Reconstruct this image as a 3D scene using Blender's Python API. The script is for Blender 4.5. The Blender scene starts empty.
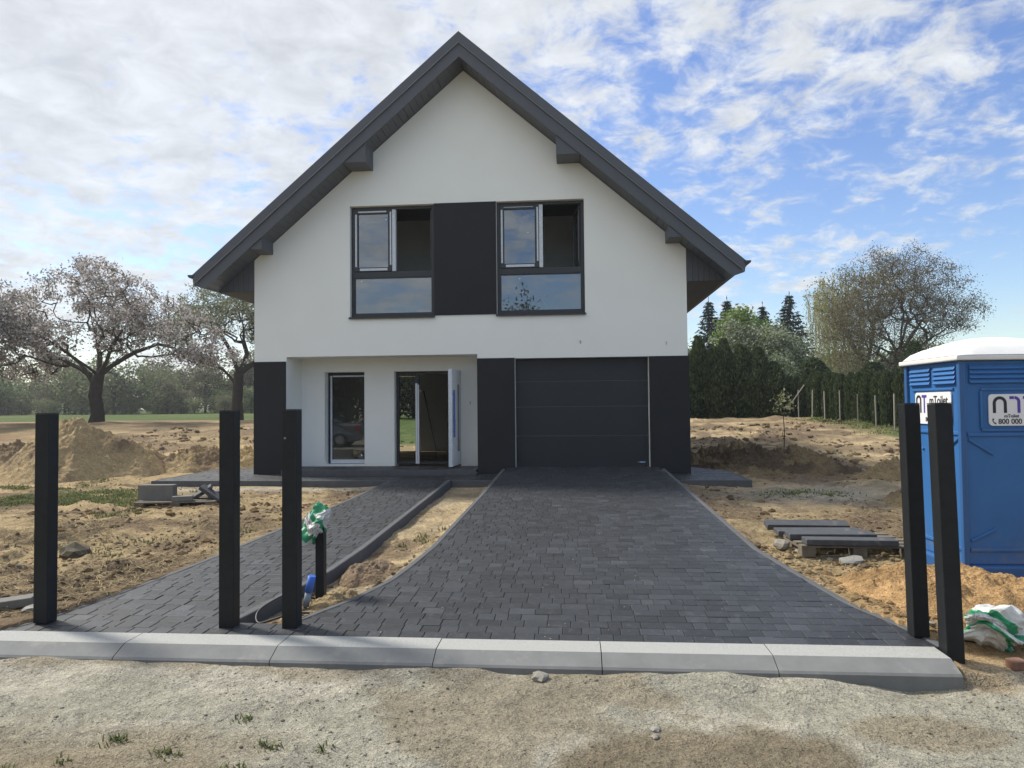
import bpy, bmesh, math, random
import numpy as np
from mathutils import Vector, Matrix
from mathutils.geometry import tessellate_polygon
R = math.radians
random.seed(7)
rng = np.random.default_rng(7)
SC = bpy.context.scene
COL = SC.collection

# ------------------------------------------------------------------ camera
cam_d = bpy.data.cameras.new("camera")
cam = bpy.data.objects.new("camera", cam_d); COL.objects.link(cam)
CX, CY, CZ, YAW, PITCH, ROLL, FPX = 2.1944, -14.6722, 1.2724, 0.0833, 0.0307, -0.0100, 709.7
fw = Vector((-math.sin(YAW)*math.cos(PITCH), math.cos(YAW)*math.cos(PITCH), math.sin(PITCH)))
rt0 = Vector((math.cos(YAW), math.sin(YAW), 0)); up0 = rt0.cross(fw)
rt = rt0*math.cos(ROLL)+up0*math.sin(ROLL); up = -rt0*math.sin(ROLL)+up0*math.cos(ROLL)
cam.matrix_world = Matrix(((rt.x, up.x, -fw.x, CX), (rt.y, up.y, -fw.y, CY), (rt.z, up.z, -fw.z, CZ), (0, 0, 0, 1)))
cam_d.sensor_width = 36.0
cam_d.lens = FPX/1024*36
cam_d.clip_end = 3000
cam_d.clip_start = 0.05
SC.camera = cam

# ------------------------------------------------------------------ light, sky, exposure
SUN_EL = R(47)
SUN_DIR = Vector((-0.90*math.cos(SUN_EL), 0.436*math.cos(SUN_EL), math.sin(SUN_EL))).normalized()   # towards the sun
sun_d = bpy.data.lights.new("sun", 'SUN')
sun_d.energy = 3.0
sun_d.angle = R(8)
sun_d.color = (1.0, 0.94, 0.84)
sun = bpy.data.objects.new("sun", sun_d); COL.objects.link(sun)
sun.rotation_euler = SUN_DIR.to_track_quat('Z', 'Y').to_euler()
sun.location = (-30, 20, 40)

SKY_STRENGTH = 0.10
CLOUD = 4.9
w = bpy.data.worlds.new("World"); SC.world = w; w.use_nodes = True
nt = w.node_tree; nt.nodes.clear()
N = lambda t, **k: _node(nt, t, **k)
def _node(tree, t, **k):
    n = tree.nodes.new(t)
    for a, b in k.items():
        if a.startswith('i_'):
            key = a[2:]
            key = int(key) if key.isdigit() else key.replace('_', ' ')
            n.inputs[key].default_value = b
        else: setattr(n, a, b)
    return n
def math_n(tree, op, a, b=None, clamp=False):
    n = tree.nodes.new('ShaderNodeMath'); n.operation = op; n.use_clamp = clamp
    for i, v in enumerate((a, b)):
        if v is None: continue
        if isinstance(v, (int, float)): n.inputs[i].default_value = v
        else: tree.links.new(v, n.inputs[i])
    return n.outputs[0]
sky = N('ShaderNodeTexSky', sky_type='NISHITA', sun_disc=False, sun_elevation=SUN_EL,
        sun_rotation=math.atan2(SUN_DIR.x, SUN_DIR.y), altitude=200.0, air_density=1.15, dust_density=0.6, ozone_density=2.2)
tc = N('ShaderNodeTexCoord')
sep = N('ShaderNodeSeparateXYZ'); nt.links.new(tc.outputs['Generated'], sep.inputs[0])
sx, sy, sz = sep.outputs
zc = math_n(nt, 'ADD', math_n(nt, 'MAXIMUM', sz, 0.0), 0.24)
px_, py_ = math_n(nt, 'DIVIDE', sx, zc), math_n(nt, 'DIVIDE', sy, zc)
cmb = N('ShaderNodeCombineXYZ'); nt.links.new(px_, cmb.inputs[0]); nt.links.new(py_, cmb.inputs[1])
cmb.inputs[2].default_value = 3.3
n1 = N('ShaderNodeTexNoise', i_Scale=1.5, i_Detail=3.0, i_Roughness=0.55, i_Distortion=0.3)
n2 = N('ShaderNodeTexNoise', i_Scale=11.0, i_Detail=9.0, i_Roughness=0.62, i_Distortion=0.35)
n3 = N('ShaderNodeTexNoise', i_Scale=9.5, i_Detail=7.0, i_Roughness=0.6, i_Distortion=0.4)
for n in (n1, n2, n3): nt.links.new(cmb.outputs[0], n.inputs['Vector'])
# coverage: thick to the west (left), thinning towards the east and low down
cov = math_n(nt, 'ADD', math_n(nt, 'MULTIPLY', n1.outputs[0], 0.68), math_n(nt, 'MULTIPLY', n2.outputs[0], 1.02))
west = math_n(nt, 'MULTIPLY', sx, -0.25)
high = math_n(nt, 'MULTIPLY', math_n(nt, 'MINIMUM', sz, 0.40), 0.62)
cov = math_n(nt, 'ADD', math_n(nt, 'ADD', cov, west), high)
mr = N('ShaderNodeMapRange', interpolation_type='SMOOTHSTEP'); nt.links.new(cov, mr.inputs[0])
mr.inputs[1].default_value = 0.84; mr.inputs[2].default_value = 1.16
mr.inputs[3].default_value = 0.0; mr.inputs[4].default_value = 0.93
# cloud brightness: textured, and boosted overhead, out of view, to brighten the white facade
cb = N('ShaderNodeMapRange'); nt.links.new(n3.outputs[0], cb.inputs[0])
cb.inputs[1].default_value = 0.3; cb.inputs[2].default_value = 0.7; cb.inputs[3].default_value = 0.82; cb.inputs[4].default_value = 1.14
zen = N('ShaderNodeMapRange', interpolation_type='SMOOTHSTEP'); nt.links.new(sz, zen.inputs[0])
zen.inputs[1].default_value = 0.50; zen.inputs[2].default_value = 0.95; zen.inputs[3].default_value = 1.0; zen.inputs[4].default_value = 1.5
cbr = math_n(nt, 'MULTIPLY', math_n(nt, 'MULTIPLY', cb.outputs[0], zen.outputs[0]), CLOUD)
ccol = N('ShaderNodeVectorMath', operation='SCALE'); ccol.inputs[0].default_value = (0.95, 0.985, 1.02); nt.links.new(cbr, ccol.inputs['Scale'])
mix = N('ShaderNodeMix', data_type='RGBA'); nt.links.new(mr.outputs[0], mix.inputs[0])
hs = N('ShaderNodeHueSaturation', i_Hue=0.514, i_Saturation=1.15, i_Value=1.00); nt.links.new(sky.outputs[0], hs.inputs['Color']); nt.links.new(hs.outputs[0], mix.inputs[6]); nt.links.new(ccol.outputs[0], mix.inputs[7])
bg = N('ShaderNodeBackground'); bg.inputs[1].default_value = SKY_STRENGTH
nt.links.new(mix.outputs[2], bg.inputs[0])
wo = N('ShaderNodeOutputWorld'); nt.links.new(bg.outputs[0], wo.inputs[0])

SC.view_settings.view_transform = 'Standard'
SC.view_settings.look = 'None'
SC.view_settings.gamma = 1.0
SC.view_settings.use_curve_mapping = False
SC.view_settings.exposure = 0.82
SC.cycles.max_bounces = 6
SC.cycles.transparent_max_bounces = 12

# ------------------------------------------------------------------ materials
def attr_node(t, name='col'):
    a = t.nodes.new('ShaderNodeAttribute'); a.attribute_name = name; return a
def mat(name, col=(.5, .5, .5), rough=.7, metal=0.0, attr=False, var=0.0, vscale=8.0, bump=0.0, bscale=40.0, bdist=.01,
        spec=0.5, translucent=0.0, detail=5.0, spots=None):
    m = bpy.data.materials.new(name); m.use_nodes = True
    t = m.node_tree; b = t.nodes['Principled BSDF']
    b.inputs['Roughness'].default_value = rough; b.inputs['Metallic'].default_value = metal
    b.inputs['Specular IOR Level'].default_value = spec
    src = None
    if attr: src = attr_node(t).outputs[0]
    else:
        rgb = t.nodes.new('ShaderNodeRGB'); rgb.outputs[0].default_value = (*col, 1); src = rgb.outputs[0]
    tcn = t.nodes.new('ShaderNodeTexCoord')
    if var:
        n = _node(t, 'ShaderNodeTexNoise', i_Scale=vscale, i_Detail=detail, i_Roughness=.65)
        t.links.new(tcn.outputs['Object'], n.inputs['Vector'])
        r = _node(t, 'ShaderNodeMapRange'); t.links.new(n.outputs[0], r.inputs[0])
        r.inputs[1].default_value = .25; r.inputs[2].default_value = .75
        r.inputs[3].default_value = 1-var; r.inputs[4].default_value = 1+var
        v = _node(t, 'ShaderNodeVectorMath', operation='SCALE'); t.links.new(src, v.inputs[0]); t.links.new(r.outputs[0], v.inputs['Scale'])
        src = v.outputs[0]
    if spots:                                            # (colour, scale, threshold)
        sc, ss, th = spots
        n = _node(t, 'ShaderNodeTexNoise', i_Scale=ss, i_Detail=6.0, i_Roughness=.7)
        t.links.new(tcn.outputs['Object'], n.inputs['Vector'])
        r = _node(t, 'ShaderNodeMapRange'); t.links.new(n.outputs[0], r.inputs[0])
        r.inputs[1].default_value = th; r.inputs[2].default_value = th+.14
        mx = _node(t, 'ShaderNodeMix', data_type='RGBA'); t.links.new(r.outputs[0], mx.inputs[0])
        t.links.new(src, mx.inputs[6]); mx.inputs[7].default_value = (*sc, 1); src = mx.outputs[2]
    t.links.new(src, b.inputs['Base Color'])
    if bump:
        n = _node(t, 'ShaderNodeTexNoise', i_Scale=bscale, i_Detail=8.0, i_Roughness=.7)
        t.links.new(tcn.outputs['Object'], n.inputs['Vector'])
        bp = _node(t, 'ShaderNodeBump', i_Strength=bump, i_Distance=bdist); t.links.new(n.outputs[0], bp.inputs['Height'])
        t.links.new(bp.outputs[0], b.inputs['Normal'])
    if translucent:
        tr = t.nodes.new('ShaderNodeBsdfTranslucent'); t.links.new(src, tr.inputs[0])
        ms = t.nodes.new('ShaderNodeMixShader'); ms.inputs[0].default_value = translucent
        t.links.new(b.outputs[0], ms.inputs[1]); t.links.new(tr.outputs[0], ms.inputs[2])
        t.links.new(ms.outputs[0], t.nodes['Material Output'].inputs[0])
    return m
def glass(name, ior=2.6, tint=(.75, .8, .82)):
    m = bpy.data.materials.new(name); m.use_nodes = True; t = m.node_tree; t.nodes.clear()
    fr = _node(t, 'ShaderNodeFresnel', i_IOR=ior)
    tr = _node(t, 'ShaderNodeBsdfTransparent'); tr.inputs[0].default_value = (*tint, 1)
    gl = _node(t, 'ShaderNodeBsdfGlossy', i_Roughness=.004); gl.inputs[0].default_value = (.95, .97, 1, 1)
    n = _node(t, 'ShaderNodeTexNoise', i_Scale=1.6, i_Detail=1.0); tcn = t.nodes.new('ShaderNodeTexCoord')
    t.links.new(tcn.outputs['Object'], n.inputs['Vector'])
    bp = _node(t, 'ShaderNodeBump', i_Strength=.02, i_Distance=.02); t.links.new(n.outputs[0], bp.inputs['Height'])
    t.links.new(bp.outputs[0], gl.inputs['Normal'])
    ms = t.nodes.new('ShaderNodeMixShader'); o = t.nodes.new('ShaderNodeOutputMaterial')
    t.links.new(fr.outputs[0], ms.inputs[0]); t.links.new(tr.outputs[0], ms.inputs[1]); t.links.new(gl.outputs[0], ms.inputs[2])
    t.links.new(ms.outputs[0], o.inputs[0]); return m
M = {}
M['plaster'] = mat('white_plaster', (.80, .815, .78), .9, var=.025, vscale=1.2, bump=.35, bscale=260, bdist=.004)
M['cladding'] = mat('anthracite_render', (.014, .0155, .0185), .75, var=.12, vscale=2, bump=.3, bscale=220, bdist=.003, spec=.35)
M['roof'] = mat('anthracite_sheet', (.074, .081, .096), .5, var=.06, vscale=1.5, spec=.45)
M['drip'] = mat('folded_edge_highlight', (.17, .18, .20), .4)  # lighter than the sheet: highlight along the fold put into the colour
M['roof_tile'] = mat('anthracite_tile', (.060, .064, .072), .5, var=.1, vscale=3, bump=.2, bscale=30)
M['gutter'] = mat('gutter_black', (.022, .024, .028), .4)
M['frame'] = mat('anthracite_pvc', (.024, .027, .033), .45, var=.06, vscale=6)
M['film'] = mat('protective_film', (.56, .61, .66), .4, var=.30, vscale=45, spots=((.30, .40, .55), 60, .56))
M['film_blue'] = mat('blue_tape', (.06, .12, .42), .4, var=.2, vscale=20)
M['door_white'] = mat('white_film_door', (.66, .70, .76), .4, var=.05, vscale=5)
M['steel'] = mat('brushed_steel', (.45, .46, .48), .3, metal=.9)
M['garage'] = mat('garage_grain', (.020, .023, .028), .5, var=.12, vscale=4, bump=.25, bscale=90, bdist=.003, spec=.4)
M['glass'] = glass('window_glass', 2.25)
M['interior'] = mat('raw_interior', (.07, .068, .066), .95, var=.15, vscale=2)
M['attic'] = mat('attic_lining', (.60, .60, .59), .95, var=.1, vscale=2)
M['glass_low'] = glass('window_glass_low', 1.95)
M['screed'] = mat('screed', (.25, .24, .22), .95, var=.2, vscale=2)
M['paver'] = mat('graphite_paver', attr=True, rough=.52, spots=((.066, .070, .077), 13.0, .57), var=.28, vscale=26, bump=.5, bscale=160, bdist=.004, spec=.45)
M['joint'] = mat('joint_sand', (.014, .014, .014), .95)
M['edging'] = mat('edging_concrete', (.080, .084, .089), .85, var=.2, vscale=9, bump=.4, bscale=120, bdist=.004)
M['kerb_top'] = mat('kerb_granite_face', (.325, .33, .315), .9, var=.30, vscale=150, detail=2, spots=((.16, .16, .15), 130, .62), bump=.4, bscale=150, bdist=.003)
M['kerb'] = mat('kerb_concrete', (.175, .18, .178), .9, var=.13, vscale=7, bump=.3, bscale=110, bdist=.003, spots=((.24, .235, .215), 4.5, .58))
M['post'] = mat('post_paint', (.013, .0145, .0165), .5, spec=.3, var=.35, vscale=14, bump=.15, bscale=30, bdist=.003)
def soil(name, k=1.0):
    m = bpy.data.materials.new(name); m.use_nodes = True; t = m.node_tree; b = t.nodes['Principled BSDF']
    b.inputs['Roughness'].default_value = 1.0; b.inputs['Specular IOR Level'].default_value = .08
    tcn = t.nodes.new('ShaderNodeTexCoord'); prev = None
    g_ = _node(t, 'ShaderNodeVectorMath', operation='SCALE'); g_.inputs['Scale'].default_value = 1.38; t.links.new(attr_node(t).outputs[0], g_.inputs[0]); src = g_.outputs[0]
    for (sc, lo, hi, va, vb, bd) in ((3.5, .3, .7, .84, 1.14, .10), (17, .32, .68, .80, 1.16, .038), (80, .34, .66, .70, 1.22, .009), (210, .33, .67, .56, 1.36, .0045)):
        n = _node(t, 'ShaderNodeTexNoise', i_Scale=sc*k, i_Detail=5.0, i_Roughness=.62, i_Distortion=.3)
        t.links.new(tcn.outputs['Object'], n.inputs['Vector'])
        r = _node(t, 'ShaderNodeMapRange'); t.links.new(n.outputs[0], r.inputs[0])
        for q, v in zip((1, 2, 3, 4), (lo, hi, va, vb)): r.inputs[q].default_value = v
        v = _node(t, 'ShaderNodeVectorMath', operation='SCALE'); t.links.new(src, v.inputs[0]); t.links.new(r.outputs[0], v.inputs['Scale']); src = v.outputs[0]
        bp = _node(t, 'ShaderNodeBump', i_Strength=.95, i_Distance=bd); t.links.new(n.outputs[0], bp.inputs['Height'])
        if prev: t.links.new(prev, bp.inputs['Normal'])
        prev = bp.outputs[0]
    n = _node(t, 'ShaderNodeTexNoise', i_Scale=48*k, i_Detail=2.0); t.links.new(tcn.outputs['Object'], n.inputs['Vector'])
    r = _node(t, 'ShaderNodeMapRange'); t.links.new(n.outputs[0], r.inputs[0])
    for q, v in zip((1, 2, 3, 4), (.62, .70, 1.0, .45)): r.inputs[q].default_value = v
    v = _node(t, 'ShaderNodeVectorMath', operation='SCALE'); t.links.new(src, v.inputs[0]); t.links.new(r.outputs[0], v.inputs['Scale']); src = v.outputs[0]
    vo = _node(t, 'ShaderNodeTexVoronoi', i_Scale=70*k, i_Randomness=1.0); t.links.new(tcn.outputs['Object'], vo.inputs['Vector'])
    bp = _node(t, 'ShaderNodeBump', i_Strength=.35, i_Distance=.008, invert=True); t.links.new(vo.outputs['Distance'], bp.inputs['Height']); t.links.new(prev, bp.inputs['Normal'])
    t.links.new(bp.outputs[0], b.inputs['Normal']); t.links.new(src, b.inputs['Base Color']); return m
M['ground'] = soil('soil'); M['heap'] = soil('heap_soil', .8)
M['clod'] = mat('clods', attr=True, rough=1.0, var=.35, vscale=45, bump=.9, bscale=55, bdist=.02, spec=.08)
M['stone'] = mat('pale_stone', (.38, .36, .33), .9, var=.2, vscale=20, bump=.5, bscale=40)
M['wood'] = mat('weathered_wood', (.145, .122, .092), .9, var=.35, vscale=14, bump=.4, bscale=60)
M['slab'] = mat('graphite_slab', (.060, .064, .070), .8, var=.25, vscale=10, bump=.4, bscale=90, spots=((.13, .13, .13), 5, .6))
M['slab_grey'] = mat('grey_concrete', (.155, .152, .140), .9, var=.15, vscale=9, bump=.4, bscale=90)
M['bag'] = mat('woven_bag', attr=True, rough=.5, var=.10, vscale=40, translucent=.12)
M['blue_pipe'] = mat('blue_conduit', (.04, .14, .55), .45)
M['grey_pipe'] = mat('grey_conduit', (.20, .24, .30), .5)
M['cable'] = mat('black_cable', (.015, .015, .016), .5)
M['brick'] = mat('old_brick', (.22, .12, .08), .9, var=.3, vscale=20)
M['leaf'] = mat('leaves', attr=True, rough=.75, spec=.2, translucent=.35)
M['needle'] = mat('needles', attr=True, rough=.8, spec=.15, translucent=.22)
M['bark'] = mat('bark', (.050, .043, .037), .95, var=.35, vscale=6, bump=.8, bscale=14, bdist=.05, spec=.1)
M['grass'] = mat('grass_blades', attr=True, rough=.8, spec=.2, translucent=.3)
M['stake'] = mat('pale_stake', (.30, .28, .245), .8, var=.15, vscale=9)
M['toilet'] = mat('blue_plastic', (.034, .138, .36), .42, var=.10, vscale=3, spec=.4, spots=((.06, .18, .38), 7, .66))
def splashes(m, zmax, colr):
    t = m.node_tree; b = t.nodes['Principled BSDF']; old = b.inputs['Base Color'].links[0].from_socket
    tcn = t.nodes.new('ShaderNodeTexCoord'); sp_ = t.nodes.new('ShaderNodeSeparateXYZ'); t.links.new(tcn.outputs['Object'], sp_.inputs[0])
    n = _node(t, 'ShaderNodeTexNoise', i_Scale=9.0, i_Detail=8.0, i_Roughness=.75); t.links.new(tcn.outputs['Object'], n.inputs['Vector'])
    h = math_n(t, 'MULTIPLY', math_n(t, 'SUBTRACT', zmax, sp_.outputs[2]), .55)
    f = math_n(t, 'MULTIPLY', math_n(t, 'ADD', math_n(t, 'SUBTRACT', n.outputs[0], .62), h), 3.0, True)
    f = math_n(t, 'MULTIPLY', f, .6)
    mx = _node(t, 'ShaderNodeMix', data_type='RGBA'); t.links.new(f, mx.inputs[0]); t.links.new(old, mx.inputs[6]); mx.inputs[7].default_value = (*colr, 1)
    t.links.new(mx.outputs[2], b.inputs['Base Color'])
splashes(M['toilet'], .55, (.20, .17, .12))
M['toilet_dark'] = mat('blue_plastic_rib', (.028, .105, .28), .45)
M['toilet_roof'] = mat('white_plastic', (.72, .72, .70), .45, var=.06, vscale=5)
M['sign'] = mat('sign_white', (.76, .77, .78), .4)
M['ink'] = mat('sign_black', (.015, .015, .017), .5)
M['violet'] = mat('sign_violet', (.08, .05, .36), .5)
M['car'] = mat('silver_paint', (.15, .16, .17), .22, metal=.5)
M['tyre'] = mat('tyre_rubber', (.015, .015, .015), .8)
M['red_lens'] = mat('red_lens', (.25, .02, .02), .2)

# ------------------------------------------------------------------ helpers
def tag(o, label=None, cat=None, group=None, kind=None):
    if label: o['label'] = label
    if cat: o['category'] = cat
    if group: o['group'] = group
    if kind: o['kind'] = kind
    return o
def empty(name, loc=(0, 0, 0), rz=0.0):
    o = bpy.data.objects.new(name, None); COL.objects.link(o); o.empty_display_size = .3
    o.location = loc; o.rotation_euler = (0, 0, rz); return o
def raw(name, V, polys, mats, parent=None, col=None, smooth=False, midx=None):
    """V (n,3); polys: list of (m,k) index arrays"""
    me = bpy.data.meshes.new(name)
    V = np.asarray(V, np.float32)
    polys = [np.asarray(p, np.int32) for p in polys if len(p)]
    nl = sum(p.size for p in polys); npol = sum(len(p) for p in polys)
    me.vertices.add(len(V)); me.vertices.foreach_set('co', V.ravel())
    me.loops.add(nl); me.loops.foreach_set('vertex_index', np.concatenate([p.ravel() for p in polys]))
    me.polygons.add(npol)
    sizes = np.concatenate([np.full(len(p), p.shape[1], np.int32) for p in polys])
    st = np.zeros(npol, np.int32); st[1:] = np.cumsum(sizes)[:-1]
    me.polygons.foreach_set('loop_start', st)
    me.polygons.foreach_set('use_smooth', np.full(npol, smooth))
    if midx is not None: me.polygons.foreach_set('material_index', np.asarray(midx, np.int32))
    if col is not None:
        a = me.attributes.new('col', 'FLOAT_COLOR', 'POINT')
        c = np.ones((len(V), 4), np.float32); c[:, :3] = col
        a.data.foreach_set('color', c.ravel())
    me.update(calc_edges=True); me.validate()
    for m in (mats if isinstance(mats, (list, tuple)) else [mats]): me.materials.append(m)
    o = bpy.data.objects.new(name, me); COL.objects.link(o)
    if parent: o.parent = parent
    return o
class MB:
    def __init__(s): s.bm = bmesh.new()
    def box(s, x0, x1, y0, y1, z0, z1, T=None):
        vs = [s.bm.verts.new((x, y, z)) for x in (x0, x1) for y in (y0, y1) for z in (z0, z1)]
        for f in ((0, 1, 3, 2), (4, 6, 7, 5), (0, 4, 5, 1), (2, 3, 7, 6), (0, 2, 6, 4), (1, 5, 7, 3)): s.bm.faces.new([vs[i] for i in f])
        if T: bmesh.ops.transform(s.bm, matrix=T, verts=vs)
        return s
    def prism(s, pts, axis, a, b, T=None):
        """pts: 2-D outline; axis 'x','y','z' is the extrusion axis from a to b"""
        def P(p, h):
            return {'x': (h, p[0], p[1]), 'y': (p[0], h, p[1]), 'z': (p[0], p[1], h)}[axis]
        A = [s.bm.verts.new(P(p, a)) for p in pts]; B = [s.bm.verts.new(P(p, b)) for p in pts]
        n = len(pts)
        s.bm.faces.new(A[::-1]); s.bm.faces.new(B)
        for i in range(n): s.bm.faces.new((A[i], A[(i+1) % n], B[(i+1) % n], B[i]))
        if T: bmesh.ops.transform(s.bm, matrix=T, verts=A+B)
        return s
    def tube(s, path, rad, n=8, cap=True):
        path = [Vector(p) for p in path]
        rad = rad if hasattr(rad, '__len__') else [rad]*len(path)
        rings = []; prev = None
        for i, p in enumerate(path):
            d = (path[min(i+1, len(path)-1)]-path[max(i-1, 0)]).normalized()
            if prev is None:
                a = Vector((0, 0, 1)) if abs(d.z) < .9 else Vector((1, 0, 0)); u = d.cross(a).normalized()
            else: u = (prev-d*prev.dot(d)).normalized()
            prev = u; v = d.cross(u)
            rings.append([s.bm.verts.new(p+(u*math.cos(2*math.pi*k/n)+v*math.sin(2*math.pi*k/n))*rad[i]) for k in range(n)])
        for a, b in zip(rings, rings[1:]):
            for k in range(n):
                f = s.bm.faces.new((a[k], a[(k+1) % n], b[(k+1) % n], b[k])); f.smooth = True
        if cap: s.bm.faces.new(rings[0][::-1]); s.bm.faces.new(rings[-1])
        return s
    def poly_holes(s, outer, holes, y0, y1):
        """vertical wall in XZ with holes, thick from y0 to y1"""
        loops = [outer]+holes
        tris = tessellate_polygon([[Vector((p[0], p[1], 0)) for p in l] for l in loops])
        flat = [p for l in loops for p in l]
        A = [s.bm.verts.new((p[0], y0, p[1])) for p in flat]; B = [s.bm.verts.new((p[0], y1, p[1])) for p in flat]
        for t in tris:
            try:
                s.bm.faces.new([A[i] for i in t]); s.bm.faces.new([B[i] for i in t][::-1])
            except ValueError: pass
        k = 0
        for l in loops:
            n = len(l)
            for i in range(n):
                a, b = k+i, k+(i+1) % n
                s.bm.faces.new((A[a], A[b], B[b], B[a]))
            k += n
        return s
    def build_each(s, name, m, parent=None, bevel=0.0):
        bmesh.ops.recalc_face_normals(s.bm, faces=s.bm.faces); s.bm.verts.index_update(); seen = set(); out = []
        for v0 in s.bm.verts:
            if v0.index in seen: continue
            st = [v0]; comp = []; seen.add(v0.index)
            while st:
                v = st.pop(); comp.append(v)
                for e in v.link_edges:
                    o = e.other_vert(v)
                    if o.index not in seen: seen.add(o.index); st.append(o)
            ids = {v.index: i for i, v in enumerate(comp)}
            fs = {f for v in comp for f in v.link_faces}
            me = bpy.data.meshes.new(name); me.from_pydata([v.co[:] for v in comp], [], [[ids[v.index] for v in f.verts] for f in fs]); me.materials.append(m)
            for p in me.polygons: p.use_smooth = False
            ob = bpy.data.objects.new(name, me); COL.objects.link(ob)
            if parent: ob.parent = parent
            if bevel:
                b = ob.modifiers.new('bevel', 'BEVEL'); b.width = bevel; b.segments = 2; b.limit_method = 'ANGLE'
            out.append(ob)
        s.bm.free(); return out
    def build(s, name, m, parent=None, bevel=0.0, seg=2, smooth=False):
        bmesh.ops.recalc_face_normals(s.bm, faces=s.bm.faces)
        me = bpy.data.meshes.new(name); s.bm.to_mesh(me); s.bm.free()
        for x in (m if isinstance(m, (list, tuple)) else [m]): me.materials.append(x)
        if smooth:
            for p in me.polygons: p.use_smooth = True
        o = bpy.data.objects.new(name, me); COL.objects.link(o)
        if parent: o.parent = parent
        if bevel:
            b = o.modifiers.new('bevel', 'BEVEL'); b.width = bevel; b.segments = seg; b.limit_method = 'ANGLE'
        return o

# numpy value noise
_T = rng.random((64, 256, 256)).astype(np.float32)
def vn(x, y, seed=0):
    t = _T[seed % 64]
    xi = np.floor(x); yi = np.floor(y); fx = x-xi; fy = y-yi
    fx = fx*fx*(3-2*fx); fy = fy*fy*(3-2*fy)
    a = xi.astype(int) & 255; b = yi.astype(int) & 255; a1 = (a+1) & 255; b1 = (b+1) & 255
    return (t[a, b]*(1-fx)+t[a1, b]*fx)*(1-fy)+(t[a, b1]*(1-fx)+t[a1, b1]*fx)*fy
def fbm(x, y, sc, oct=5, seed=0, gain=.5):
    s = 0; a = 1; tot = 0; x = x*sc; y = y*sc
    for i in range(oct):
        s = s+a*(vn(x, y, seed+i)-.5); tot += a; a *= gain
        x, y = (.8*x-.6*y)*2.03+7.1, (.6*x+.8*y)*2.03+3.7
    return s/tot*2
def sst(a, b, x):
    t = np.clip((x-a)/(b-a), 0, 1); return t*t*(3-2*t)

# ------------------------------------------------------------------ terrain
def base(X, Y):
    X = np.asarray(X, float); Y = np.asarray(Y, float)
    z = np.interp(Y, [-16, -11.5, -10.4, -10.1, -9.75, -1.3, 0], [-.47, -.47, -.46, -.45, -.40, -.245, -.205])
    k = np.exp(-(np.clip(np.abs(X+3.0)-3.0, 0, None)/1.5)**2)
    return z + .79*(sst(0, 18, Y)*(1-k)+sst(11, 26, Y)*k) + .35*sst(20, 120, Y)
yL = [-12, -9.72, -9.6, -9.5, -9.42, -9.3, -9.15, -8.9, -8.5, -8.3, -7.85, -7, -5.4, -3.4, -.25, 2]
xL = [.05, .05, .05, .07, .12, .18, .25, .38, .51, .57, .63, .71, .75, .80, .84, .84]
yR = [-12, -9.72, -9.4, -9.15, -8.85, -8.15, -7.5, -7, -.25, 2]
xR = [4.60, 4.60, 4.54, 4.46, 4.34, 4.23, 4.14, 4.07, 3.97, 3.97]
yWL = [-12, -9.717, -9.4, -8.6, -8, -7.4, -5.9, -3.6, -1.3, 2]
xWL = [-2.0, -2.0, -1.86, -1.71, -1.62, -1.56, -1.46, -1.32, -1.25, -1.25]
yWR = [-12, -9.5, -9.35, -8, -7, -1.3, 2]
xWR = [-.43, -.43, -.39, -.19, -.15, -.17, -.17]
dL = lambda y: np.interp(y, yL, xL); dR = lambda y: np.interp(y, yR, xR)
wL = lambda y: np.interp(y, yWL, xWL); wR = lambda y: np.interp(y, yWR, xWR)
zD = lambda y: np.interp(y, [-9.717, -9.3, -.25, 0], [-.352, -.337, -.008, -.003])      # driveway
zW = lambda y: np.interp(y, [-9.717, -9.4, -1.3], [-.352, -.345, -.140])        # walkway
ZA = -.135                                                              # apron round the house
AX0, AX1, AY = -6.0, 5.42, -1.28
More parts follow.
